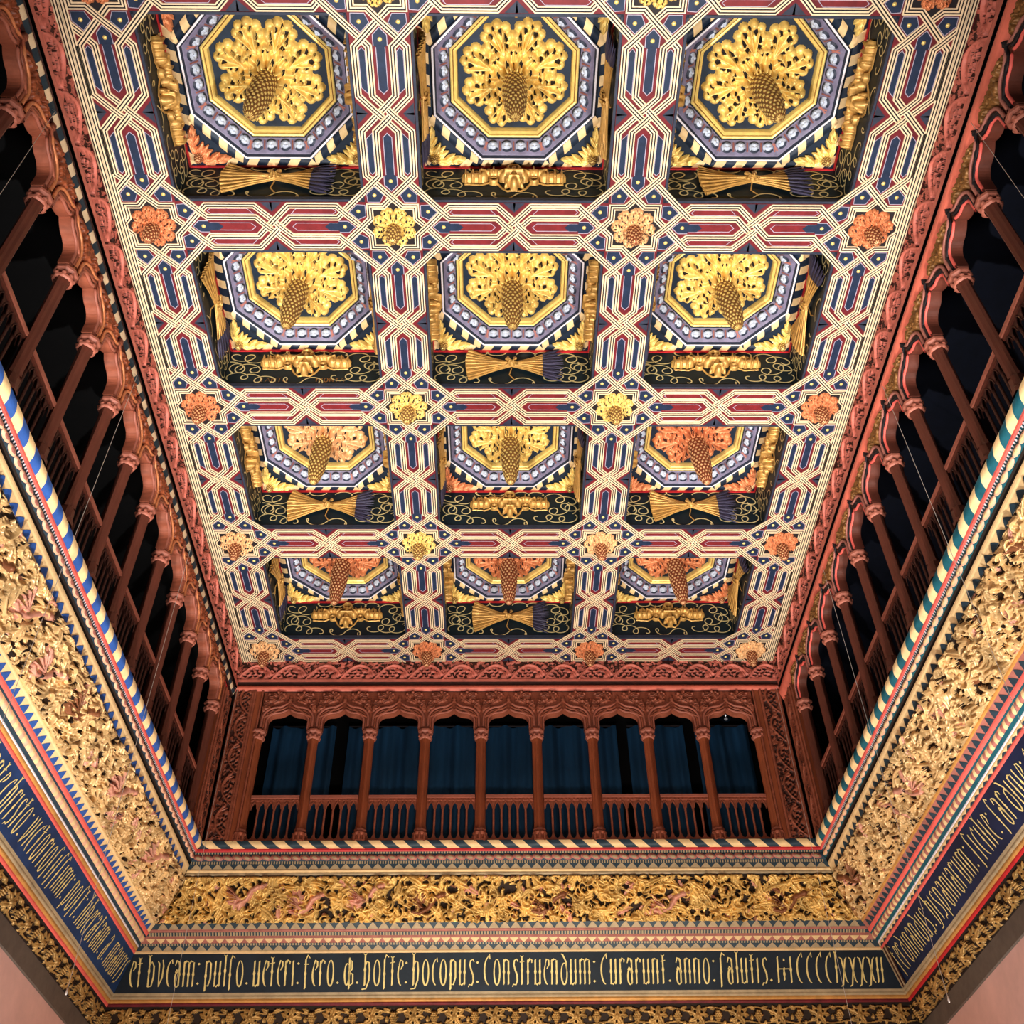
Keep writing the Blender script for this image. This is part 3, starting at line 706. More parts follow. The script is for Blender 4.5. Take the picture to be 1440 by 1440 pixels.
# ------------------------------------------------------------------ carved friezes
def relief(name, side, h, P, Q, mats, parent=None, flip=False):
    """height field over s (x axis of h) and 0..L (y axis, from P at top to Q at bottom)"""
    d = (Q[0] - P[0], Q[1] - P[1]); L = math.hypot(*d); n = (d[1] / L, -d[0] / L)
    S, T = np.meshgrid(h.xs, h.ys, indexing='ij')
    O = P[0] + d[0] * T / L + n[0] * h.Z; Zv = P[1] + d[1] * T / L + n[1] * h.Z
    mb = MB(); mb.grid(WP(side, S, O, Zv), h.facemat(), True)
    return mb.build(name, mats, parent)
def gilt(s0, s1, W, seed, res=.0055):
    rnd = random.Random(seed); h = HF(s0, s1, 0, W, res); per = 1.30; x = s0 - .2
    for _ in range(int((s1 - s0) * 110)):      # undergrowth
        h.leaf(rnd.uniform(s0, s1), rnd.uniform(0, W), rnd.uniform(0, 6.28), rnd.uniform(.05, .12), rnd.uniform(.014, .028), rnd.uniform(.022, .048), rnd.choice([1, 1, 1, 1, 1, 1, 1, 1, 1, 1, 2, 3]), 0, rnd.choice([0, 0, 3]), rnd.uniform(-.8, .8))
    for _ in range(int((s1 - s0) * 42)):
        h.hole(rnd.uniform(s0, s1), rnd.uniform(.03, W - .03), rnd.uniform(.009, .024), 0, 0, rnd.uniform(1, 2.2), rnd.uniform(0, 3))
    for _ in range(int((s1 - s0) * 24)):       # large acanthus leaves
        h.leaf(rnd.uniform(s0, s1), rnd.uniform(.04, W - .04), rnd.uniform(0, 6.28), rnd.uniform(.14, .26), rnd.uniform(.030, .052), rnd.uniform(.045, .075), rnd.choice([1] * 9 + [2]), 0, rnd.choice([0, 3, 4]), rnd.uniform(-1.3, 1.3))
    for _ in range(int((s1 - s0) * 34)):       # curled tendrils
        x, y, a, L = rnd.uniform(s0, s1), rnd.uniform(.02, W - .02), rnd.uniform(0, 6.28), rnd.uniform(.035, .085); q = np.linspace(0, rnd.uniform(2.2, 4.6), 11) * rnd.choice([-1, 1])
        rr = L * (1 - .45 * np.linspace(0, 1, 11)); h.ridge(np.stack([x + rr * np.cos(a + q), y + rr * np.sin(a + q)], 1), rnd.uniform(.011, .020), rnd.uniform(.06, .095), 1, 0, (1, .45))
    t = np.linspace(s0 - .1, s1 + .1, int((s1 - s0) * 40)); ph = rnd.random() * 6
    wave = lambda q: W / 2 + W * .30 * np.sin(q * 2 * PI / per + ph)
    h.ridge(np.stack([t, wave(t)], 1), .019, .05, 1)
    k = 0; q = math.floor((s0 * 2 * PI / per + ph) / PI) * PI
    while True:
        xc = (q + PI / 2 - ph) * per / (2 * PI); up = math.sin(q + PI / 2); q += PI
        if xc > s1 + .3: break
        yc = W / 2 - up * W * .10; sg = 1 if up > 0 else -1
        h.spiral(xc, yc, W * .36, (PI / 2) * sg + .4, 1.15, -sg, .017, .058, 1)
        for i in range(9):                      # leaves round the volute
            a = rnd.uniform(0, 6.28); r = W * .36
            h.leaf(xc + r * .75 * math.cos(a), yc + r * .75 * math.sin(a), a + rnd.uniform(-.9, .9), rnd.uniform(.09, .17), rnd.uniform(.024, .042), rnd.uniform(.04, .07), 1, 0, rnd.choice([0, 3, 4]), rnd.uniform(-.7, .7))
        for i in range(6):
            a = rnd.uniform(0, 6.28); h.spiral(xc + W * .42 * math.cos(a) * 1.3, yc + W * .36 * math.sin(a), rnd.uniform(.035, .06), rnd.uniform(0, 6), .9, rnd.choice([-1, 1]), .010, rnd.uniform(.05, .07), 1)
        c = rnd.random()
        if c < .35:                             # grapes
            for a in range(14): h.ball(xc + rnd.uniform(-.05, .05), yc + rnd.uniform(-.06, .06), .018, .065, 1, .0)
        elif c < .6:                            # flower
            for a in range(6): h.leaf(xc, yc, a * 1.05, .085, .03, .06, 1)
            h.ball(xc, yc, .022, .075, 1)
        else:                                   # winged beast: body, wing ribs, tail
            kk = rnd.choice([2, 3]); a0 = rnd.uniform(.6, 1.4) * rnd.choice([-1, 1])
            h.ridge([(xc - .14, yc + .07), (xc - .06, yc + .09), (xc + .04, yc + .04), (xc + .10, yc - .06), (xc + .18, yc - .10)], .036, .075, kk, 0, (.7, 1))
            h.ball(xc + .19, yc - .10, .04, .085, kk); h.leaf(xc - .03, yc, a0 + PI, .2, .075, .07, kk)
            for i in range(4): h.ridge([(xc - .02, yc + .03), (xc - .17, yc - .10 + .05 * i)], .008, .082, kk)
            h.leaf(xc + .2, yc - .1, -.3, .07, .018, .08, kk)
        h.leaf(xc + .30, wave(xc + .30), -sg * 1.1, .16, .045, .06, 1, 0, 4, .3); h.leaf(xc + .36, wave(xc + .36), sg * 1.0, .15, .04, .06, 1, 0, 4, -.3)
        h.leaf(xc - .26, wave(xc - .26), sg * 2.2, .13, .04, .058, 1, 0, 3, .5)
        for i in range(3): h.hole(xc + rnd.uniform(-.3, .3), yc + rnd.uniform(-.15, .15), rnd.uniform(.012, .022), 0, 0, 1.6, rnd.uniform(0, 3))
    x = s0
    while x < s1:
        for y, a in ((.012, .5), (W - .022, -.5), (W - .055, -1.0)):
            h.leaf(x + rnd.uniform(-.02, .02), y, a + rnd.choice([0, 2.1]) + rnd.uniform(-.4, .4), rnd.uniform(.06, .10), .022, rnd.uniform(.03, .055), 1)
        x += .052
    h.Z[:, 0] = 0; h.Z[:, -1] = 0
    return h
WG = math.hypot(G1[0] - G0[0], G1[1] - G0[1])
gl = {'left': ('broad gilded frieze of carved vines and beasts on the left wall', 11), 'end': ('broad gilded frieze of carved vines and beasts on the end wall above the long inscription', 5), 'right': ('broad gilded frieze of carved vines and beasts on the right wall', 8)}
for sd, (lb, seed) in gl.items():
    r = rng(sd, G1[0]); h = gilt(max(r[0], 2.4) if sd != 'end' else r[0], r[1], WG, seed)
    g = ['ground', 'g_end' if sd == 'end' else 'g_side', 'g_pink', 'g_brown']
    tag(relief('gilded_frieze', sd, h, (G0[0] + .008, G0[1]), (G1[0] + .008, G1[1] - .002), g), lb, 'carved frieze', 'gilded friezes')

def grapes(s0, s1, W, res=.006):
    h = HF(s0, s1, 0, W, res); x = s0 - .1; rnd = random.Random(3)
    h.Z += .0
    t = np.arange(s0, s1, .03); h.ridge(np.stack([t, W * .2 + .02 * np.sin(t * 14)], 1), .010, .025, 1)
    h.ridge(np.stack([t, W * .85 + .012 * np.sin(t * 17)], 1), .009, .02, 1)
    while x < s1 + .2:
        cy = W * .5
        for a in (-.2, .75, 1.57, 2.4, 3.35, 3.9, 4.71, 5.5):
            h.leaf(x, cy, a, .115, .036, .045, 1, 0, 0, .2)
        h.ball(x, cy, .035, .058, 1)
        for a in range(5): h.hole(x + .06 * math.cos(a * 1.26 + .4), cy + .05 * math.sin(a * 1.26 + .4), .011, .002, 0)
        gx = x + .215
        for i, n in enumerate((2, 3, 4, 3, 2, 1)):
            for j in range(n): h.ball(gx + (j - (n - 1) / 2) * .024, W * .28 + i * .022, .014, .045, 1, .01)
        for s in (-1, 1): h.leaf(gx + s * .03, W * .2, PI / 2 + s * -1.9, .08, .024, .035, 1, 0, 3); h.leaf(gx + s * .07, W * .75, PI / 2 * s, .06, .02, .03, 1)
        x += .43
    return h
B0, B1 = (4.262, 4.045), (4.362, 3.872); WB = math.hypot(B1[0] - B0[0], B1[1] - B0[1])
for sd, lb in (('left', 'lower dull gold frieze of grapes and flowers on the left wall, above the grey strip'), ('end', 'lower dull gold frieze of grapes and flowers along the bottom edge on the end wall'), ('right', 'lower dull gold frieze of grapes and flowers on the right wall, above the grey strip')):
    r = rng(sd, B1[0]); h = grapes(max(r[0], 5.0) if sd != 'end' else r[0], r[1], WB)
    tag(relief('grape_frieze', sd, h, (B0[0] + .02, B0[1]), (B1[0] + .01, B1[1]), ['ground', 'g_low']), lb, 'carved frieze', 'grape friezes')
    mb = MB(); prof(mb, sd, [(4.362, 3.872), (4.375, 3.865)], 1); prof(mb, sd, [(4.375, 3.865), (4.378, 3.675), (4.40, 3.670)], 0); trim(mb, ['grey_strip', 'gap'])

def vinefrieze(s0, s1, W, per=.42, res=.0065, seed=1):
    rnd = random.Random(seed); h = HF(s0, s1, 0, W, res)
    for _ in range(int((s1 - s0) * 150)): h.leaf(rnd.uniform(s0, s1), rnd.uniform(.0, W * .6), rnd.uniform(0, 6.28), .07, .017, rnd.uniform(.016, .028), 1)
    for _ in range(int((s1 - s0) * 44)): h.hole(rnd.uniform(s0, s1), rnd.uniform(.02, W * .5), rnd.uniform(.009, .016), 0, 0, rnd.uniform(1, 2), rnd.uniform(0, 3))
    x = s0 - per
    while x < s1 + per:
        t = np.linspace(0, 1, 16); A = W * .50
        h.ridge(np.stack([x + per * (.02 + 1.02 * t), W * .80 - A * np.sin(PI * t) ** .8 * 1.15 + .03 * np.cos(PI * t)], 1), .015, .045, 1)
        for u, v, rr in ((.50, .50, .085), (.34, .60, .075), (.68, .60, .075), (.22, .72, .055), (.82, .72, .05), (.5, .72, .08)):
            h.ball(x + per * u, W * v, rr * W / .3, .034, 1)
        for u, v in ((.40, .44), (.56, .42), (.30, .58), (.46, .58), (.62, .56), (.74, .60), (.24, .70), (.38, .72), (.54, .70), (.70, .73)):
            h.hole(x + per * u + rnd.uniform(-.006, .006), W * v, .0185 * W / .3, .002, 0, rnd.uniform(1.2, 1.9), rnd.uniform(-.9, .9))
        h.spiral(x + per * .02, W * .52, .05 * W / .3, 0, 1.0, 1, .010, .045, 1); h.hole(x + per * .01, W * .74, .018, .002, 0)
        h.leaf(x + per * .98, W * .75, -2.0, .10, .025, .04, 1); h.leaf(x + per * .95, W * .30, -2.6, .09, .022, .03, 0, 0, 3); h.leaf(x + per * .12, W * .26, .5, .09, .02, .03, 0, 0, 3)
        x += per
    w = h.win(s0, s1 + 1, W * .86, W + 1); h.Z[w[0], w[1]] = .036; h.K[w[0], w[1]] = 1
    h.K[h.Z < .010] = 0  # lowest parts take the dark wood, painting shade into the recesses
    return h
for sd, lb, zb in (('left', 'pierced reddish wood vine frieze under the ceiling on the left wall', 7.46), ('end', 'pierced reddish wood vine frieze under the ceiling on the end wall', 7.535), ('right', 'pierced reddish wood vine frieze under the ceiling on the right wall', 7.46)):
    W = H - zb + .0; r = rng(sd, 3.345); h = vinefrieze(r[0], r[1], W, seed=len(lb))
    tag(relief('vine_frieze', sd, h, (3.330, H), (3.350 if sd != 'end' else 3.362, zb), ['wood_ground', 'wood_frieze']), lb, 'carved frieze', 'pierced wood friezes')
# mouldings under the pierced friezes
mb = MB(); prof(mb, 'end', [(3.33, 7.535), (3.36, 7.52), (3.36, 7.50), (3.34, 7.49)], 1); prof(mb, 'end', roundp((3.34, 7.49), (3.345, 7.405), .03, 6), 0, True); prof(mb, 'end', [(3.345, 7.405), (3.40, 7.39)], 1); trim(mb, ['wood_red', 'wood_ground'])
mb = MB(); prof(mb, 'right', [(3.345, 7.46), (3.352, 7.458), (3.346, 7.452)], 1); prof(mb, 'right', roundp((3.346, 7.452), (3.36, 7.26), .050, 10), 0, True); prof(mb, 'right', [(3.36, 7.26), (3.42, 7.25)], 1); trim(mb, ['wood_red', 'wood_ground'])
mb = MB(); prof(mb, 'left', [(3.34, 7.46), (3.362, 7.455), (3.350, 7.450)], 3); torus_striped(mb, 'left', (3.350, 7.450), (3.352, 7.355), .018, .19, 0, (0, 1)); prof(mb, 'left', [(3.352, 7.355), (3.39, 7.35), (3.39, 7.33)], 3); prof(mb, 'left', roundp((3.375, 7.33), (3.378, 7.285), .012, 4), 2, True); prof(mb, 'left', [(3.378, 7.285), (3.42, 7.27)], 3); trim(mb, ['bd_slate', 'cream', 'red_line', 'wood_ground'])

# ------------------------------------------------------------------ inscriptions
A_ = lambda cx, cy, rx, ry, a0, a1, n=9: [(cx + rx * math.cos(math.radians(a)), cy + ry * math.sin(math.radians(a))) for a in np.linspace(a0, a1, n)]
I = lambda x, y0=0, y1=1: ('I', x, y0, y1)
G = {
 'i': (1.0, [I(.3)]), 'n': (2.0, [I(.3), [(.3, .85), (.7, 1.0), (1.2, .95)], I(1.3, 0, .95)]), 'm': (3.0, [I(.3), [(.3, .85), (.7, 1.0), (1.2, .95)], I(1.3, 0, .95), [(1.3, .85), (1.7, 1.0), (2.2, .95)], I(2.3, 0, .95)]),
 'u': (2.0, [I(.3), [(.3, .05), (.7, 0), (1.2, .1)], I(1.3)]), 'o': (2.1, [A_(.9, .5, .62, .5, 90, 450, 20)]),
 'e': (1.6, [A_(1.0, .45, .75, .45, 130, 265), [(.45, .80), (.75, 1.0), (1.2, .95), (1.25, .78), (.8, .62)]]),
 'c': (1.7, [A_(1.1, .5, .8, .5, 110, 262), [(.8, .97), (1.2, 1.05), (1.35, .9)]]), 'C': (2.1, [A_(1.3, .55, 1.0, .55, 105, 265, 12), [(1.0, 1.08), (1.35, 1.2), (1.5, 1.0)]]),
 'r': (1.6, [I(.3), [(.3, .82), (.75, 1.02), (1.2, .95), (1.15, .85)]]), 's': (1.7, [[(1.35, .9), (1.1, 1.0), (.6, .95), (.45, .78), (.75, .58), (1.15, .38), (1.2, .15), (.9, 0), (.35, .02), (.15, -.08)]]),
 't': (1.5, [I(.5, 0, 1.12), [(.05, .88), (1.05, .92)]]), 'l': (1.1, [I(.4, 0, 1.22)]), 'S': (1.6, [I(.4, -.14, 1.05), [(.4, 1.02), (.75, 1.2), (1.3, 1.1)]]), 'f': (1.7, [I(.4, -.12, 1.08), [(.4, 1.02), (.8, 1.2), (1.3, 1.08)], [(.05, .85), (1.05, .85)]]),
 'h': (2.1, [I(.4, 0, 1.24), [(.4, .72), (.8, .95), (1.25, .9), (1.4, .6), (1.3, .2), (.7, -.12), (-.2, -.14)]]), 'b': (2.1, [I(.4, 0, 1.22), [(.4, .80), (.9, .98), (1.4, .8), (1.45, .4), (1.1, .03), (.4, .0)]]),
 'd': (2.1, [A_(.95, .42, .62, .42, 90, 450, 18), [(1.55, .5), (1.35, .9), (.7, 1.15), (.35, 1.2)]]), 'p': (2.1, [I(.4, -.18, 1), [(.4, .85), (.9, 1.0), (1.4, .9), (1.45, .3), (1.0, .02), (.4, .05)]]),
 'q': (2.1, [I(1.4, -.18, 1), [(1.4, .9), (.8, 1.0), (.35, .8), (.3, .3), (.7, .0), (1.4, .12)]]), 'a': (1.9, [[(.25, .82), (.55, 1.02), (1.0, .98), (1.15, .8)], I(1.2, 0, .95), A_(.8, .28, .48, .30, 20, 330, 12), [(.35, .55), (.6, .66), (1.2, .55)]]),
 'v': (1.9, [[(.1, 1.0), (.4, .9), (.55, .0)], [(.55, .02), (1.2, .35), (1.35, .8), (1.1, 1.05)]]), 'x': (2.0, [[(.1, 1.0), (.55, .95), (.95, .5), (1.3, .1), (1.7, .0)], [(1.7, 1.0), (1.35, .9), (.9, .4), (.55, -.08), (.1, -.14)]]),
 'g': (1.9, [A_(.8, .6, .5, .38, 0, 360, 14), [(1.3, .95), (1.3, .1), (.9, -.15), (.2, -.1)]]), 'y': (1.6, [I(.3), [(1.2, 1), (1.2, .2), (.8, -.15), (.2, -.16)]]),
 'B': (2.6, [A_(.75, .45, .5, .42, 60, 400, 16), I(1.25, -.14, 1.1), [(1.25, 1.0), (1.8, .95), (1.85, .65), (1.3, .52)], [(1.3, .52), (2.0, .45), (2.05, .1), (1.3, .0)]]),
 'M': (4.3, [I(.4, 0, 1.05), I(1.7, .1, .62), I(3.2, 0, 1.05), [(.4, .56), (3.2, .56)], I(1.8, .86, .96)]), '.': (.9, [('.', .4, .12)]), ':': (.9, [('.', .4, .12), ('.', .4, .88)]), ' ': (.7, []),
 'T': (2.2, [I(1.0, 0, 1), [(.1, 1), (1.9, 1)]]), 'A': (2.2, [[(.1, 0), (1.0, 1), (1.9, 0)], [(.4, .4), (1.6, .4)]]), 'N': (2.2, [I(.3), [(.3, 1), (1.7, 0)], I(1.7)]), 'O': (2.3, [A_(1.0, .5, .8, .5, 90, 450, 16)]), 'Q': (3.2, [I(.3), [(.3, 1), (1.4, .2), (2.5, 1)], I(2.5)]),
}
def text_mesh(txt, mapf, s0, s1, y0, xh, sw, reverse=False):
    mb = MB(); tot = sum(G[ch][0] for ch in txt); sc = (s1 - s0) / tot; x = 0
    def ribbon(pts, w):
        pts = np.asarray(pts, float); w = np.broadcast_to(np.asarray(w, float), (len(pts),))
        q = np.column_stack([pts[:, 0] * sc, pts[:, 1] * xh]); t = np.gradient(q, axis=0); t /= np.linalg.norm(t, axis=1)[:, None] + 1e-9
        nn = np.stack([-t[:, 1], t[:, 0]], 1); A, B = q + nn * w[:, None] / 2, q - nn * w[:, None] / 2
        mb.grid(np.array([[mapf(s0 + a[0], y0 + a[1]), mapf(s0 + b[0], y0 + b[1])] for a, b in zip(A, B)]), 0, False)
    for ch in txt:
        adv, st = G[ch]
        for k in st:
            if isinstance(k, tuple) and k[0] == 'I':
                _, a, b0, b1 = k; m = (b0 + b1) / 2
                if b1 - b0 < .2: ribbon([(x + a, b0), (x + a, b1)], sw)
                else: ribbon([(x + a - .12, b0), (x + a, b0 + .05), (x + a, m - .10), (x + a, m), (x + a, m + .10), (x + a, b1 - .05), (x + a + (.12 if b1 < 1.1 else 0), b1)], [sw * .6, sw, sw * .9, sw * 1.6, sw * .9, sw, sw * .5])
                if b1 > 1.1: ribbon([(x + a - .35, b1 + .02), (x + a, b1 - .08), (x + a + .35, b1 + .02)], sw * .5)
            elif isinstance(k, tuple): 
                _, a, b = k; r = sw * .75 / xh; rs = sw * .75 / sc; ribbon([(x + a - rs, b), (x + a, b), (x + a + rs, b)], [sw * .3, sw * 1.5, sw * .3])
            else: ribbon([(x + a, b) for a, b in k], [sw * .55 + sw * .45 * math.sin(PI * i / (len(k) - 1)) for i in range(len(k))])
        x += adv
    return mb
I0, I1 = (4.023, 4.508), (4.193, 4.164); LI = math.hypot(I1[0] - I0[0], I1[1] - I0[1]); dI = ((I0[0] - I1[0]) / LI, (I0[1] - I1[1]) / LI); nI = (-(.344 / LI) * .005, -(.170 / LI) * .005)
TX = {'end': ('et bvcam: pulSo. ueteri: fero. B. hoSte: hocopus: Construendum: Curarunt. anno: Salutis. MCCCClxxxxii', -4.05, 4.03),
      'left': ('regina: insigni: coniuges: auxiliante christo: victorioSiSSimi: poSt: liberatam. a. mauris', 4.9, 11.36),
      'right': ('ferdinandus: hispaniarum: Sicilie: Sardinie: corSice: baleariumqB: rex. principum', 11.22, 3.9)}
for sd, lb in (('left', 'dark blue inscription board with gold gothic lettering on the left wall'), ('end', 'dark inscription board with gold gothic lettering ending in roman numerals on the end wall'), ('right', 'dark blue inscription board with gold gothic lettering on the right wall')):
    t = thing('inscription_frieze', lb, 'inscription', {'left': (-4.1, 7, 4.3 + Z0), 'end': (0, 11.4, 4.3 + Z0), 'right': (4.1, 7, 4.3 + Z0)}[sd], 'painted inscription boards')
    inv = tuple(-x for x in t.location)
    mb = MB(); prof(mb, sd, [I0, I1], 0); mb.build('board', [PAL[sd]['ins']], t, inv)
    tx, a, b = TX[sd]; sg = -1 if b < a else 1
    def mp(s, y, sd=sd, a=a, sg=sg):
        ss = a + (s - a) * sg; return wp(sd, ss, I1[0] + dI[0] * y + nI[0], I1[1] + dI[1] * y + nI[1])
    text_mesh(tx, mp, a, a + abs(b - a), .062, .252, .0175).build('lettering', ['letter'], t, inv)
    if sd == 'right':
        mb = MB(); o = 4.108; P = []
        for s_, oo, zz in ((11.30, 4.03, 4.50), (11.49, 4.195, 4.165)): P.append((s_, oo, zz))
        for k in range(4):
            w0, w1 = .03 + .035 * k, .03 + .035 * (k + 1)
            q = [(CM + I0[0] - w0, I0), (CM + I0[0] - w1, I0), (CM + I1[0] - w1, I1), (CM + I1[0] - w0, I1)]
            mb.poly([wp('right', s_, p_[0] - .012, p_[1] - .006) for s_, p_ in q], k % 2)
        e = mb.build('corner_batten', ['grey_fillet', 'wood_ground'], t, inv)
for c, sd in list(LET.items())[:1]:
    for txt, xa in (('TANTO', -.42), ('QONTA', .12)):
        tm = text_mesh(txt, lambda s, y: (s, -.006, y), xa, xa + .28, .085, .06, .010)
        tm.build('motto_lettering', ['gold_brown'], sd)

# ------------------------------------------------------------------ gallery arcade
AO = 3.40
def shaft_col():
    mb = MB(); rr = [.058, .050, .044, .050] * 4
    zs = [5.60, 5.66, 6.70, 6.745]
    P = np.array([[(r * (1.12 if z in (5.60, 6.745) else 1) * math.cos(k * PI / 8), r * (1.12 if z in (5.60, 6.745) else 1) * math.sin(k * PI / 8), z) for k, r in enumerate(rr)] for z in zs])
    mb.grid(P, 0, False, closed=True); return mb.mesh('shaft', ['wood_warm'])
def cap_col():
    mb = MB(); mb.lathe([(.060, 6.74), (.076, 6.75), (.082, 6.765), (.070, 6.785), (.064, 6.80), (.072, 6.82), (.090, 6.835), (.094, 6.855), (.084, 6.87), (.05, 6.872)], 8, (0, 0, 0), 0, False, PI / 8)
    for k in range(8): 
        a = k * PI / 4 + PI / 8; mb.lathe([(.001, 6.762), (.016, 6.772), (.019, 6.785), (.014, 6.80), (.001, 6.806)], 8, (.070 * math.cos(a), .070 * math.sin(a), 0), 0)
    return mb.mesh('capital', ['wood_pink'])
def base_col():
    mb = MB(); mb.lathe([(.05, 5.62), (.066, 5.605), (.074, 5.59), (.066, 5.572), (.078, 5.56), (.088, 5.545), (.080, 5.525), (.070, 5.52), (.070, 5.47), (.086, 5.462), (.086, 5.445)], 8, (0, 0, 0), 0, False, PI / 8)
    for k in range(8):
        a = k * PI / 4; mb.lathe([(.016, 5.455), (.016, 5.53)], 6, (.072 * math.cos(a), .072 * math.sin(a), 0), 0)
    return mb.mesh('base', ['wood'])
sh_me, cap_me, bas_me = shaft_col(), cap_col(), base_col()
def low_base():
    mb = MB(); mb.lathe([(.05, 5.615), (.058, 5.605), (.062, 5.54), (.066, 5.50), (.078, 5.485), (.080, 5.445)], 8, (0, 0, 0), 0, False, PI / 8)
    return mb.mesh('base', ['wood_dark'])
lb_me = low_base()
def arch_pts(B):
    a = B / 2 - .092; R = .105
    pts = [(a, 6.872), (a, 6.985)] + [(a - R + R * math.cos(t), 6.985 + R * math.sin(t) * .92) for t in np.linspace(0, PI / 2, 8)[1:]]
    x0, z0 = pts[-1]
    for t in np.linspace(0, 1, 9)[1:]: pts.append((x0 * (1 - t), z0 + .062 * t ** 2.0))
    return pts + [(-x, z) for x, z in pts[-2::-1]]
def arch_meshes(B, ztop):
    pts = np.array(arch_pts(B)); n = len(pts)
    mb = MB(); th = .045
    P = [[], [], [], []]
    for i, (x, z) in enumerate(pts):
        xt = x; zt = ztop
        P[0].append((xt, -th, zt)); P[1].append((x, -th, z)); P[2].append((x, th, z)); P[3].append((xt, th, zt))
    mb.grid(np.array(P), 0, False)
    for s in (-1, 1):
        a = pts[0][0]; x0, x1 = sorted((s * a, s * (B / 2 - .001))); mb.box((x0 + (.003 if s > 0 else 0), -th + .003, 6.872), (x1 - (.003 if s < 0 else 0), th - .003, ztop), 0); mb.poly([(s * a, -th, 6.872), (s * B / 2, -th, 6.872), (s * B / 2, -th, ztop), (s * a, -th, ztop)], 0)
    board = mb.mesh('spandrel', ['wood'])
    mb = MB(); c = pts.copy()
    for k, (off, rad, dep) in enumerate(((.012, .014, -.050), (.038, .012, -.058), (.064, .015, -.066))):
        q = offs(c, -off); q[:, 1] += off * .35
        q[:, 0] = np.clip(q[:, 0], -B / 2 + .004, B / 2 - .004)
        mb.tube(np.column_stack([q[:, 0], np.full(len(q), dep), q[:, 1]]), rad, 8, k)
    for s in (-1, 1):   # outer ogee fillet rising to the finial
        t = np.linspace(0, 1, 10); x = s * (B / 2 - .02) * (1 - t); z = 7.02 + .09 * np.sin(t * PI / 2) + .15 * t ** 2.2
        mb.tube(np.column_stack([x, np.full(10, -.06), z]), .013, 8, 1)
    mb.lathe([(.02, 7.26), (.030, 7.275), (.02, 7.29), (.026, 7.31), (.004, 7.345)], 8, (0, -.055, 0), 1)
    rib = mb.mesh('arch_moulding', ['wood_pink', 'wood', 'wood_pink'])
    h = HF(-B / 2, B / 2, 6.95, ztop, .006); rnd = random.Random(4)
    for s in (-1, 1):
        for x, z, a, L in ((.29, 7.10, 1.2, .14), (.31, 7.20, 2.2, .13), (.24, 7.20, .5, .12), (.20, 7.22, 2.4, .13), (.13, 7.26, 1.9, .11), (.09, 7.30, .4, .10), (.30, 7.12, 1.9, .13), (.27, 7.30, 2.9, .11), (.16, 7.33, .2, .1)):
            an = a if s > 0 else PI - a
            if z + .05 < ztop: h.leaf(s * min(x, B / 2 - .02), z, an, L, .030, .05, 0, 0, 3, .4 * s); h.ball(s * min(x, B / 2 - .03) * .97, z + .05, .024, .05)
        h.spiral(s * (B / 2 - .055), 7.17, .04, 0, 1, s, .010, .055); h.spiral(s * .12, ztop - .06, .03, 1, 1, -s, .009, .05)
    X, Y = np.meshgrid(h.xs, h.ys, indexing='ij'); mb = MB(); mb.grid(np.stack([X, -.045 - h.Z, Y], -1), 0, True, h.mask())
    fol = mb.mesh('leaf_carving', ['wood'])
    return board, rib, fol
def bal_meshes(B, beads):
    w = B / 2 - .06; mr = MB(); mr.box((-w, -.04, 5.985), (w, .04, 6.02), 0); mr.box((-w, -.028, 5.955), (w, .028, 5.985), 1)
    rail = mr.mesh('rail', ['wood_pink', 'wood' if beads else 'wood_dark'])
    n = 6; g = 2 * w / n; mt = MB(); mf = MB()
    for k in range(n):          # pointed heads
        x0 = -w + k * g; xm = x0 + g / 2
        L = [(x0, 5.955), (x0, 5.86), (x0 + g * .13, 5.86), (x0 + g * .2, 5.905), (xm, 5.945), (xm, 5.955)]
        for q in (L, [(2 * xm - x, z) for x, z in L][::-1]): 
            mt.poly([(x, -.014, z) for x, z in q], 0); mt.poly([(x, .014, z) for x, z in q][::-1], 0)
        for s_ in (-1, 1): mt.tube([(xm + s_ * g * .37, -.016, 5.86), (xm + s_ * g * .28, -.018, 5.91), (xm, -.018, 5.95)], .006, 6, 0)
        B_ = [(x0, 5.47), (x0, 5.55), (x0 + g * .13, 5.55), (x0 + g * .25, 5.515), (xm, 5.50), (xm, 5.47)]
        for q in (B_, [(2 * xm - x, z) for x, z in B_][::-1]): mf.poly([(x, -.014, z) for x, z in q], 0)
    for k in range(2 * n if beads else 0): mt.lathe([(.001, 5.945), (.012, 5.955), (.012, 5.97), (.001, 5.978)], 6, (-w + (k + .5) * g / 2, -.026, 0), 0)
    mf.box((-w, -.02, 5.445), (w, .02, 5.475), 0); foot = mf.mesh('foot_rail', ['wood'])
    trac = mt.mesh('tracery', ['wood'])
    mbb = MB(); mbb.tube([(0, 0, 5.47), (0, 0, 5.70), (0, 0, 5.96)], .0125, 8, 0); bar = mbb.mesh('baluster', ['wood'])
    return rail, trac, foot, bar, [(-w + k * g) for k in range(1, n)]
RV = {'left': (['wood'], ['wood_pink', 'wood', 'copper'], ['wood_warm']), 'end': None, 'right': (['wood_dark'], ['salmon', 'dark', 'rose_spot'], ['gold_brown'])}  # copper roll on the left arches paints in their orange light
SPE, SPS = .6596, .633
place = {'left': 'on the left gallery', 'end': 'of the end gallery', 'right': 'on the right gallery'}
def wallpos(side, s): return {'left': ((-AO, s, Z0), PI / 2), 'right': ((AO, s, Z0), -PI / 2), 'end': ((s, CM + AO, Z0), 0)}[side]
dark_sh, dark_bar = swap(sh_me, ['wood_dark']), None
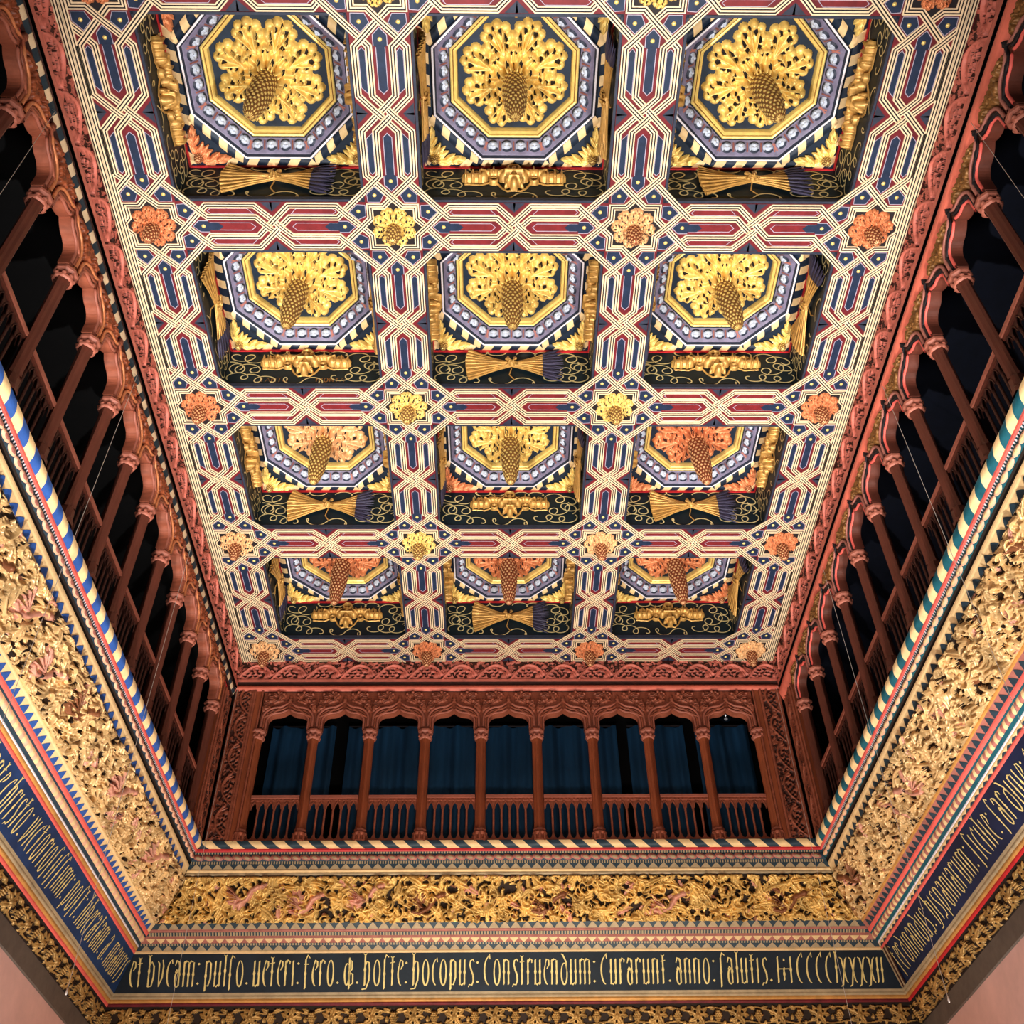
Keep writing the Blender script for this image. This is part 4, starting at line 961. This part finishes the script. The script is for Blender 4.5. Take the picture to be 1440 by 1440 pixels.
for side in ('end', 'left', 'right'):
    B = SPE if side == 'end' else SPS; ztop = 7.40 if side == 'end' else 7.28
    cols = [(i - 4.5) * SPE for i in range(10)] if side == 'end' else [9.467 + SPS - SPS * k for k in range(14)]
    board, rib, fol = arch_meshes(B, ztop); rail, trac, foot, bar, bx = bal_meshes(B, side == 'end')
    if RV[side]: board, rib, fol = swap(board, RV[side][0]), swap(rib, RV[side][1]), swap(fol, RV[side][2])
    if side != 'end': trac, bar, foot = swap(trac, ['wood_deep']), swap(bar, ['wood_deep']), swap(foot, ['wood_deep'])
    frm = 'from the left' if side == 'end' else 'from the far corner'
    for i, s in enumerate(cols):
        loc, rz = wallpos(side, s)
        t = thing('gallery_column', 'slim carved wooden column with ringed capital, %s %s %s' % (ORD[i], frm, place[side]), 'column', loc, 'columns %s' % place[side], rz)
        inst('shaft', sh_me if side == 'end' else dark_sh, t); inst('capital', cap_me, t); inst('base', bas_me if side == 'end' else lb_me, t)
    for i in range(len(cols) - 1):
        loc, rz = wallpos(side, (cols[i] + cols[i + 1]) / 2)
        t = thing('ogee_arch', 'carved wooden ogee arch with leaf crockets, %s %s %s' % (ORD[i], frm, place[side]), 'arch', loc, 'arches %s' % place[side], rz)
        inst('spandrel', board, t); inst('arch_moulding', rib, t); inst('leaf_carving', fol, t)
        t = thing('balustrade', 'pierced wooden balustrade with pointed slots, %s bay %s %s' % (ORD[i], frm, place[side]), 'balustrade', tuple(np.array(loc) + {'left': (-.035, 0, 0), 'right': (.035, 0, 0), 'end': (0, .012, 0)}[side]), 'balustrades %s' % place[side], rz)
        inst('rail', rail, t); inst('tracery', trac, t); inst('foot_rail', foot, t)
        for x in bx: inst('baluster', bar, t, (x, 0, 0))

# carved pilasters beside the corner of the end wall and of the side walls
def pil_mesh(x0, x1, z0, z1, seed):
    h = HF(0, z1 - z0, 0, x1 - x0, .006); v = vinefrieze(0, z1 - z0, (x1 - x0), .40, .006, seed)
    X, Y = np.meshgrid(v.xs, v.ys, indexing='ij')
    mb = MB(); mb.grid(np.stack([x0 + Y, -v.Z * .7, z0 + X], -1), v.facemat(), True); return mb
for side, s0, s1 in (('end', -3.29, -3.09), ('end', 3.09, 3.29), ('left', 10.40, 10.60), ('right', 10.40, 10.60)):
    lbl = {'end': 'tall carved vine pilaster at the %s end of the end gallery' % ('left' if s0 < 0 else 'right'), 'left': 'tall carved vine pilaster on the left gallery beside the far corner', 'right': 'tall carved vine pilaster on the right gallery beside the far corner'}[side]
    loc, rz = wallpos(side, (s0 + s1) / 2); w = (s1 - s0) / 2
    if side != 'end': loc = (loc[0] * (3.375 / AO), loc[1], loc[2])
    else: loc = (loc[0], CM + 3.345, loc[2])
    t = thing('carved_pilaster', lbl, 'pilaster', loc, None, rz)
    zt = 7.40 if side == 'end' else 7.28
    pil_mesh(-w, w, 5.46, zt, 7 if s0 < 0 else 9).build('vine_panel', ['wood_ground', 'wood'], t)
    mb = MB(); mb.box((-w - .03, .005, 5.455), (w + .03, .07, zt), 0); mb.build('backing_board', ['wood_dark'], t)
    mb = MB()
    inner = 1 if s0 < 0 else -1
    if side == 'left': inner = -1
    if side == 'right': inner = 1
    for s in (-1, 1): mb.tube([(s * (w + .012), -.012, 5.456), (s * (w + .012), -.012, zt)], .018, 8, 0)
    mb.box((min(inner * (w + .03), inner * (w + .11)), -.004, 5.456), (max(inner * (w + .03), inner * (w + .11)), .07, zt), 1)
    mb.tube([(inner * (w + .10), -.008, 5.456), (inner * (w + .10), -.008, zt)], .014, 8, 0)
    mb.build('post_moulding', ['wood', 'wood_warm'], t)

# ------------------------------------------------------------------ gallery interior, curtains, camera, wires
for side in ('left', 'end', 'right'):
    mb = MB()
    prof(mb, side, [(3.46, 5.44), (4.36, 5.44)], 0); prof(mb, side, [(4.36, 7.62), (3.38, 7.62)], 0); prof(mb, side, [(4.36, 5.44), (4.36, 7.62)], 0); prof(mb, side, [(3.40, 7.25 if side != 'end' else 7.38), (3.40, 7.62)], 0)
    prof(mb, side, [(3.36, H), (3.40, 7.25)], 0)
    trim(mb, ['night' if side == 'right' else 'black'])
def curtain(x0, x1, seed, label):
    rnd = random.Random(seed); n = 140; u = np.linspace(0, 1, n); ph = [rnd.uniform(0, 6) for _ in range(3)]
    off = .035 * np.sin(u * (x1 - x0) * 22 + ph[0]) + .02 * np.sin(u * (x1 - x0) * 41 + ph[1])
    zz = np.linspace(5.46, 7.33, 12); P = np.array([[(x0 + (x1 - x0) * q, o * (1.1 - .3 * (z - 5.4) / 2), z - 5.46) for q, o in zip(u, off)] for z in zz])
    t = thing('curtain', label, 'curtain', (0, CM + 4.02, 5.46 + Z0), 'navy curtains behind the end gallery')
    mb = MB(); mb.grid(P, 0, True); mb.build('cloth', ['curtain'], t)
    mb = MB(); mb.tube([(x0, 0, 1.88), (x1, 0, 1.88)], .014, 8, 0); mb.build('rail', ['dark'], t)
curtain(-2.96, -2.16, 1, 'navy curtain behind the first two openings of the end gallery')
curtain(-2.0, .30, 2, 'navy curtain behind the left middle openings of the end gallery')
curtain(.36, 1.36, 3, 'navy curtain behind the right middle openings of the end gallery')
curtain(1.50, 2.20, 4, 'navy curtain between the seventh and eighth openings of the end gallery')
curtain(2.34, 3.02, 5, 'navy curtain behind the last opening on the right of the end gallery')
t = thing('dome_camera', 'dark shiny dome camera hanging in the last opening on the right of the end gallery', 'camera', (2.74, CM + 3.86, 7.40 + Z0))
mb = MB(); mb.lathe([(.002, -.075), (.05, -.078), (.082, -.048), (.10, 0), (.10, .02)], 20, (0, 0, 0)); mb.build('dome', ['glass_dark'], t)
mb = MB(); mb.lathe([(.106, .015), (.11, .03), (.09, .06), (.03, .075), (.02, .215)], 20, (0, 0, 0)); mb.build('mount', ['dark'], t)
mb = MB(); mb.lathe([(.001, -.100), (.020, -.096), (.026, -.080), (.02, -.06)], 10, (-.01, -.03, 0)); mb.build('lens', ['glint'], t)  # white lens stands in for the bright reflection on the dome
wl = [(-3.31, 3.36, 'left', 'nearest the camera'), (-3.31, 5.75, 'left', 'in the middle of the left gallery'), (-3.31, 8.0, 'left', 'nearer the far corner'), (3.31, 3.40, 'right', 'nearest the camera'), (3.31, 5.84, 'right', 'in the middle of the right gallery'), (3.31, 8.27, 'right', 'nearer the far corner'), (-3.29, 10.58, 'end', 'at the left of the end wall'), (3.27, 10.58, 'end', 'at the right of the end wall')]
for x, y, sd, wh in wl:
    zb = 2.92 if sd != 'end' else 3.0
    lbl = 'thin hanging steel wire %s%s' % ('' if sd == 'end' else 'on the %s side ' % sd, wh)
    t = thing('hanging_wire', lbl, 'wire', (x, y, zb + Z0), 'thin hanging wires')
    mb = MB(); zt = 7.42 if sd != 'left' else 7.37; mb.tube([(0, 0, 0), (0, 0, 2.0), (0, 0, zt - .03 - zb), ((.03 if x > 0 else -.03), 0, zt - zb)], .0022, 6, 0)
    mb.build('cable', ['wire'], t)
    mb = MB(); mb.lathe([(.001, -.03), (.007, -.026), (.008, 0), (.004, .02), (.001, .024)], 10); mb.build('weight', ['wire'], t)

# ------------------------------------------------------------------ room shell
def wall(name, a, b, m):
    mb = MB(); mb.box(a, b, 0); struct(name, mb, [m])
wall('floor', (-4.6, -7, -.2), (4.6, 12, 0), 'floor')
wall('wall_left', (-4.6, -7, 0), (-4.40, 12, HZ + .95), 'pink_wall'); wall('wall_right', (4.40, -7, 0), (4.6, 12, HZ + .95), 'pink_wall')
wall('wall_end', (-4.6, 11.72, 0), (4.6, 11.95, HZ + .95), 'pink_wall'); wall('wall_back', (-4.6, -7.2, 0), (4.6, -7, HZ + .95), 'pink_wall')

# ------------------------------------------------------------------ camera
f, th, ya, ro = 1469.57, .77740654, .01986474, -.01363462
F = Vector((math.sin(ya) * math.cos(th), math.cos(ya) * math.cos(th), math.sin(th)))
R = Vector((math.cos(ya), -math.sin(ya), 0)); U = R.cross(F)
R2 = R * math.cos(ro) + U * math.sin(ro); U2 = -R * math.sin(ro) + U * math.cos(ro)
cam = bpy.data.cameras.new('camera'); co = bpy.data.objects.new('camera', cam); C.objects.link(co)
cam.sensor_width = 36; cam.lens = f / 1440 * 36; cam.clip_start = .05
mt = Matrix((R2, U2, -F)).transposed().to_4x4(); mt.translation = Vector((-.1396, 0, Z0)); co.matrix_world = mt
bpy.context.scene.camera = co

# ------------------------------------------------------------------ light
def area(name, loc, target, size, power, col):
    l = bpy.data.lights.new(name, 'AREA'); l.size = size; l.energy = power; l.color = col; l.shape = 'DISK'
    o = bpy.data.objects.new(name, l); C.objects.link(o); o.location = loc
    d = Vector(target) - Vector(loc); o.rotation_euler = d.to_track_quat('-Z', 'Y').to_euler(); return o
def spot(name, loc, target, ang, power, col, size=.15, blend=.6):
    l = bpy.data.lights.new(name, 'SPOT'); l.energy = power; l.color = col; l.spot_size = math.radians(ang); l.spot_blend = blend; l.shadow_soft_size = size
    o = bpy.data.objects.new(name, l); C.objects.link(o); o.location = loc
    d = Vector(target) - Vector(loc); o.rotation_euler = d.to_track_quat('-Z', 'Y').to_euler(); return o
W_ = (1.0, .965, .92)
for sx in (-1, 1):
    spot('uplight', (sx * 2.7, 2.0, 1.0), (sx * -.3, 5.2, HZ), 60, 2700, W_, .12, .8)
    spot('cove_lamp', (sx * 2.9, 4.4, .5), (sx * 3.9, 6.0, 6.6), 54, 1800, W_, .12, .9)
    spot('cove_lamp', (sx * 2.9, 7.6, .5), (sx * 3.9, 8.6, 6.6), 50, 700, W_, .12, .9)
spot('ceiling_fill', (0, 1.0, .8), (0, 8.6, HZ), 50, 900, (1, .89, .82), .3, .8)
area('room_fill', (0, 5.4, .4), (0, 6.4, HZ), 2.4, 130, (1, .95, .9))  # added fill light without a real source, lifts the lower walls
spot('end_fill', (-1.8, 8.6, .6), (-1.4, 11.3, 6.4), 78, 780, (1, .92, .80), .15, .8)  # added pair of fill spots, brightens the end arcade and curtains
spot('end_fill', (1.8, 8.6, .6), (1.4, 11.3, 6.4), 78, 780, (1, .92, .80), .15, .8)

w = bpy.data.worlds.new('world'); bpy.context.scene.world = w; w.use_nodes = True
w.node_tree.nodes['Background'].inputs['Color'].default_value = (.9, .8, .75, 1); w.node_tree.nodes['Background'].inputs['Strength'].default_value = .05
sc = bpy.context.scene; sc.view_settings.view_transform = 'Standard'; sc.view_settings.look = 'None'; sc.view_settings.exposure = .14; sc.view_settings.gamma = .88
